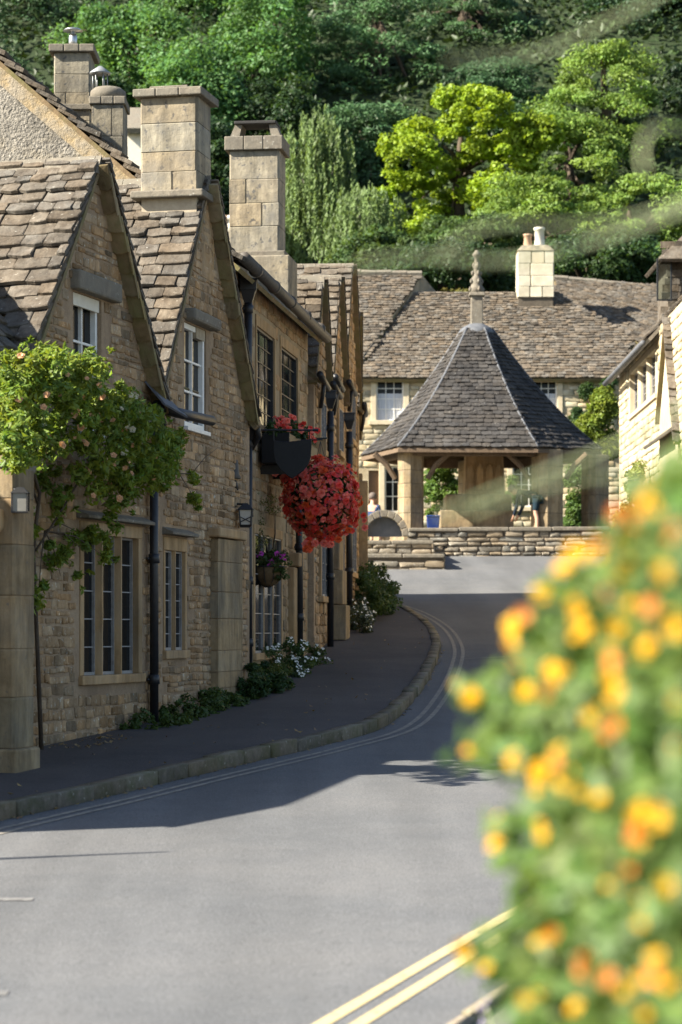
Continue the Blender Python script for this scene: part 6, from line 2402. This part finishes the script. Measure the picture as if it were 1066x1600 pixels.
# body of the shrub outside the frame: down to the ground and on to the right
for _ in range(420):
    x, d, z = U2(.3, 1.5), U2(3.0, 4.2), U2(.1, 2.15)
    c = Vector((x, d, gz(d) + z))
    if d < face_d(px_of(c)[0]) + .15:
        continue
    if px_of(c)[0] < edge(px_of(c)[1]) + 60:
        continue
    leaf_spray(c, 9, .075, .04)
leaf_object('foliage', np.array(P), np.array(N), np.array(S), np.array(T), lmat('shrub_leaf', (.45, .45, .035), trans=.58), FS, .62)
M_YP, M_OP, M_AP = lmat('yellow_petal', (.86, .52, .02), trans=.35), lmat('orange_petal', (.82, .26, .03), trans=.35), lmat('apricot_petal', (.80, .34, .09), trans=.35)
ym = [bloom_mesh('bloom', M_YP, 5, 2, .6, 31), bloom_mesh('bloom', M_YP, 5, 2, .6, 32)]
om = [bloom_mesh('bloom', M_OP, 5, 2, .6, 33), bloom_mesh('bloom', M_AP, 5, 2, .6, 34)]
def flo(px, py, col, n=3, sp=14):
    for _ in range(n):
        d = face_d(px) - U2(.05, .14)
        fl.append((W(px + U2(-sp, sp), py + U2(-sp, sp), d), col))
for px, py, col, n in ((845, 930, 'y', 4), (805, 965, 'o', 2), (805, 1000, 'y', 2), (885, 895, 'y', 2), (885, 870, 'o', 1), (900, 950, 'y', 4), (905, 985, 'y', 4), (940, 930, 'o', 3), (970, 890, 'y', 4), (965, 850, 'y', 2), (935, 860, 'o', 3), (905, 865, 'o', 2),
                       (870, 1050, 'y', 5), (970, 1085, 'y', 5), (950, 1050, 'y', 2), (965, 1030, 'o', 3), (955, 1135, 'o', 3), (1005, 1030, 'o', 2), (720, 1080, 'y', 1), (740, 1100, 'y', 2), (740, 1165, 'o', 2), (800, 1030, 'o', 1), (860, 1085, 'o', 2),
                       (815, 1190, 'y', 4), (840, 1210, 'y', 3), (835, 1230, 'y', 2), (880, 1185, 'o', 2), (890, 1210, 'o', 2), (945, 1240, 'o', 2), (995, 1275, 'y', 4), (1030, 1280, 'y', 4), (985, 1300, 'o', 3), (775, 1295, 'y', 2), (780, 1325, 'o', 2), (845, 1295, 'y', 2),
                       (950, 1360, 'y', 2), (980, 1360, 'o', 2), (960, 1390, 'o', 2), (1005, 1435, 'y', 5), (1000, 1415, 'y', 2), (720, 1485, 'y', 4), (750, 1510, 'y', 1), (850, 1475, 'y', 3), (870, 1490, 'y', 1), (910, 1505, 'o', 3), (1025, 1500, 'y', 3), (1020, 1525, 'o', 2), (945, 1535, 'o', 2), (990, 1530, 'o', 3), (1050, 1530, 'y', 3),
                       (1015, 790, 'y', 4), (1020, 755, 'y', 3), (1055, 830, 'o', 4), (1000, 820, 'o', 4), (965, 800, 'o', 2), (1040, 900, 'o', 3), (1050, 960, 'y', 2), (1010, 945, 'o', 1), (1010, 1000, 'o', 2), (1060, 1160, 'o', 2), (930, 1110, 'y', 2), (1045, 1380, 'y', 2), (900, 1580, 'o', 2), (1000, 1585, 'y', 3), (830, 1560, 'y', 2)):
    flo(px, py, col, n, 12)
for _ in range(40):
    fl.append((Vector((U2(.6, 1.5), U2(2.7, 3.9), U2(.6, 2.2))), rs.choice('yo')))
for p, col in fl:
    f = Vector((U2(-.8, .3), -1 + U2(-.2, .5), U2(-.1, .8))).normalized()
    x = f.orthogonal().normalized()
    s = .0035 * p.y * rs.choice((.4, .6, .8, 1.0, 1.0, 1.3))
    o = bpy.data.objects.new('bloom', rs.choice(ym if col == 'y' or rs.random() < .45 else om))
    o.matrix_basis = basis(p, x * s, f.cross(x) * s, f * s)
    put(o, FS)
mb = MB()
base = Vector((.8, 3.3, gz(3.3)))
for k in range(46):
    q = P[rs.randrange(len(P))]
    m_ = base.lerp(q, .5) + Vector((U2(.0, .25), U2(-.1, .1), U2(.0, .2)))
    mb.tube([base + Vector((U2(-.15, .3), U2(-.2, .2), 0)), m_, q], [.007, .004, .0018], 5)
# long thin arching shoots
GREENST = mat('green_shoot', (.40, .43, .24), (.34, .38, .20), scale=20, bump=.1)
sh_ = MB()
for pts, r in (([(700, 92), (760, 92), (850, 80), (930, 45), (1010, 5), (1100, -50)], 0.0022),
               ([(1008, 270), (1004, 235), (1016, 205), (1045, 198), (1085, 212), (1130, 260)], 0.0022),
               ([(560, 412), (660, 402), (790, 408), (920, 380), (1010, 352), (1120, 310)], .0028),
               ([(690, 395), (740, 362), (800, 350), (900, 352), (1000, 338), (1110, 300)], .0024),
               ([(690, 805), (760, 775), (840, 745), (920, 715), (1010, 672), (1120, 600)], .0030),
               ([(740, 800), (850, 762), (940, 745), (1030, 750), (1120, 780)], .0026)):
    v = [W(a, b, 2.6 + .05 * i) for i, (a, b) in enumerate(pts)]
    v = catmull(v, 5)
    n_ = len(v)
    sh_.tube(v, [r * (.75 + .5 * i / n_) for i in range(n_)], 6)
    b_ = Vector(v[-1])
part('stem', mb, GREENST, FS, True)
part('long_shoot', sh_, GREENST, FS, True, kind='stuff')
# lavender in front of the kerb, soft lilac
lav = []
LV = thing('lavender', 'soft lilac lavender at the foot of the yellow shrub', 'plant', Vector((.55, 5.2, gz(5.2) + .06)))
P, N, S, T, D = [], [], [], [], []
mb = MB()
for k in range(70):
    bx, bd = .55 + U2(-.25, .35), 5.2 + U2(-.5, .5)
    b0 = Vector((bx, bd, gz(bd) + .06))
    tip_ = b0 + Vector((U2(-.22, .1), U2(-.2, .2), U2(.55, .85)))
    mb.tube([b0, b0.lerp(tip_, .5) + Vector((0, 0, .05)), tip_], .0022, 4)
    for j in range(14):
        P.append(tip_ + Vector((U2(-.01, .01), U2(-.01, .01), -.006 * j)))
        N.append((U2(-1, 1), U2(-1, 1), .4))
        S.append(.016)
        g = U2(.8, 1.2)
        T.append((g, g, g))
        D.append((U2(-.5, .5), U2(-.5, .5), 1))
leaf_object('flower_spike', np.array(P), np.array(N), np.array(S), np.array(T), lmat('lavender_petal', (.36, .30, .50), trans=.3), LV, .7, D=np.array(D, dtype=float))
part('stem', mb, GREENST, LV, True, kind='stuff')
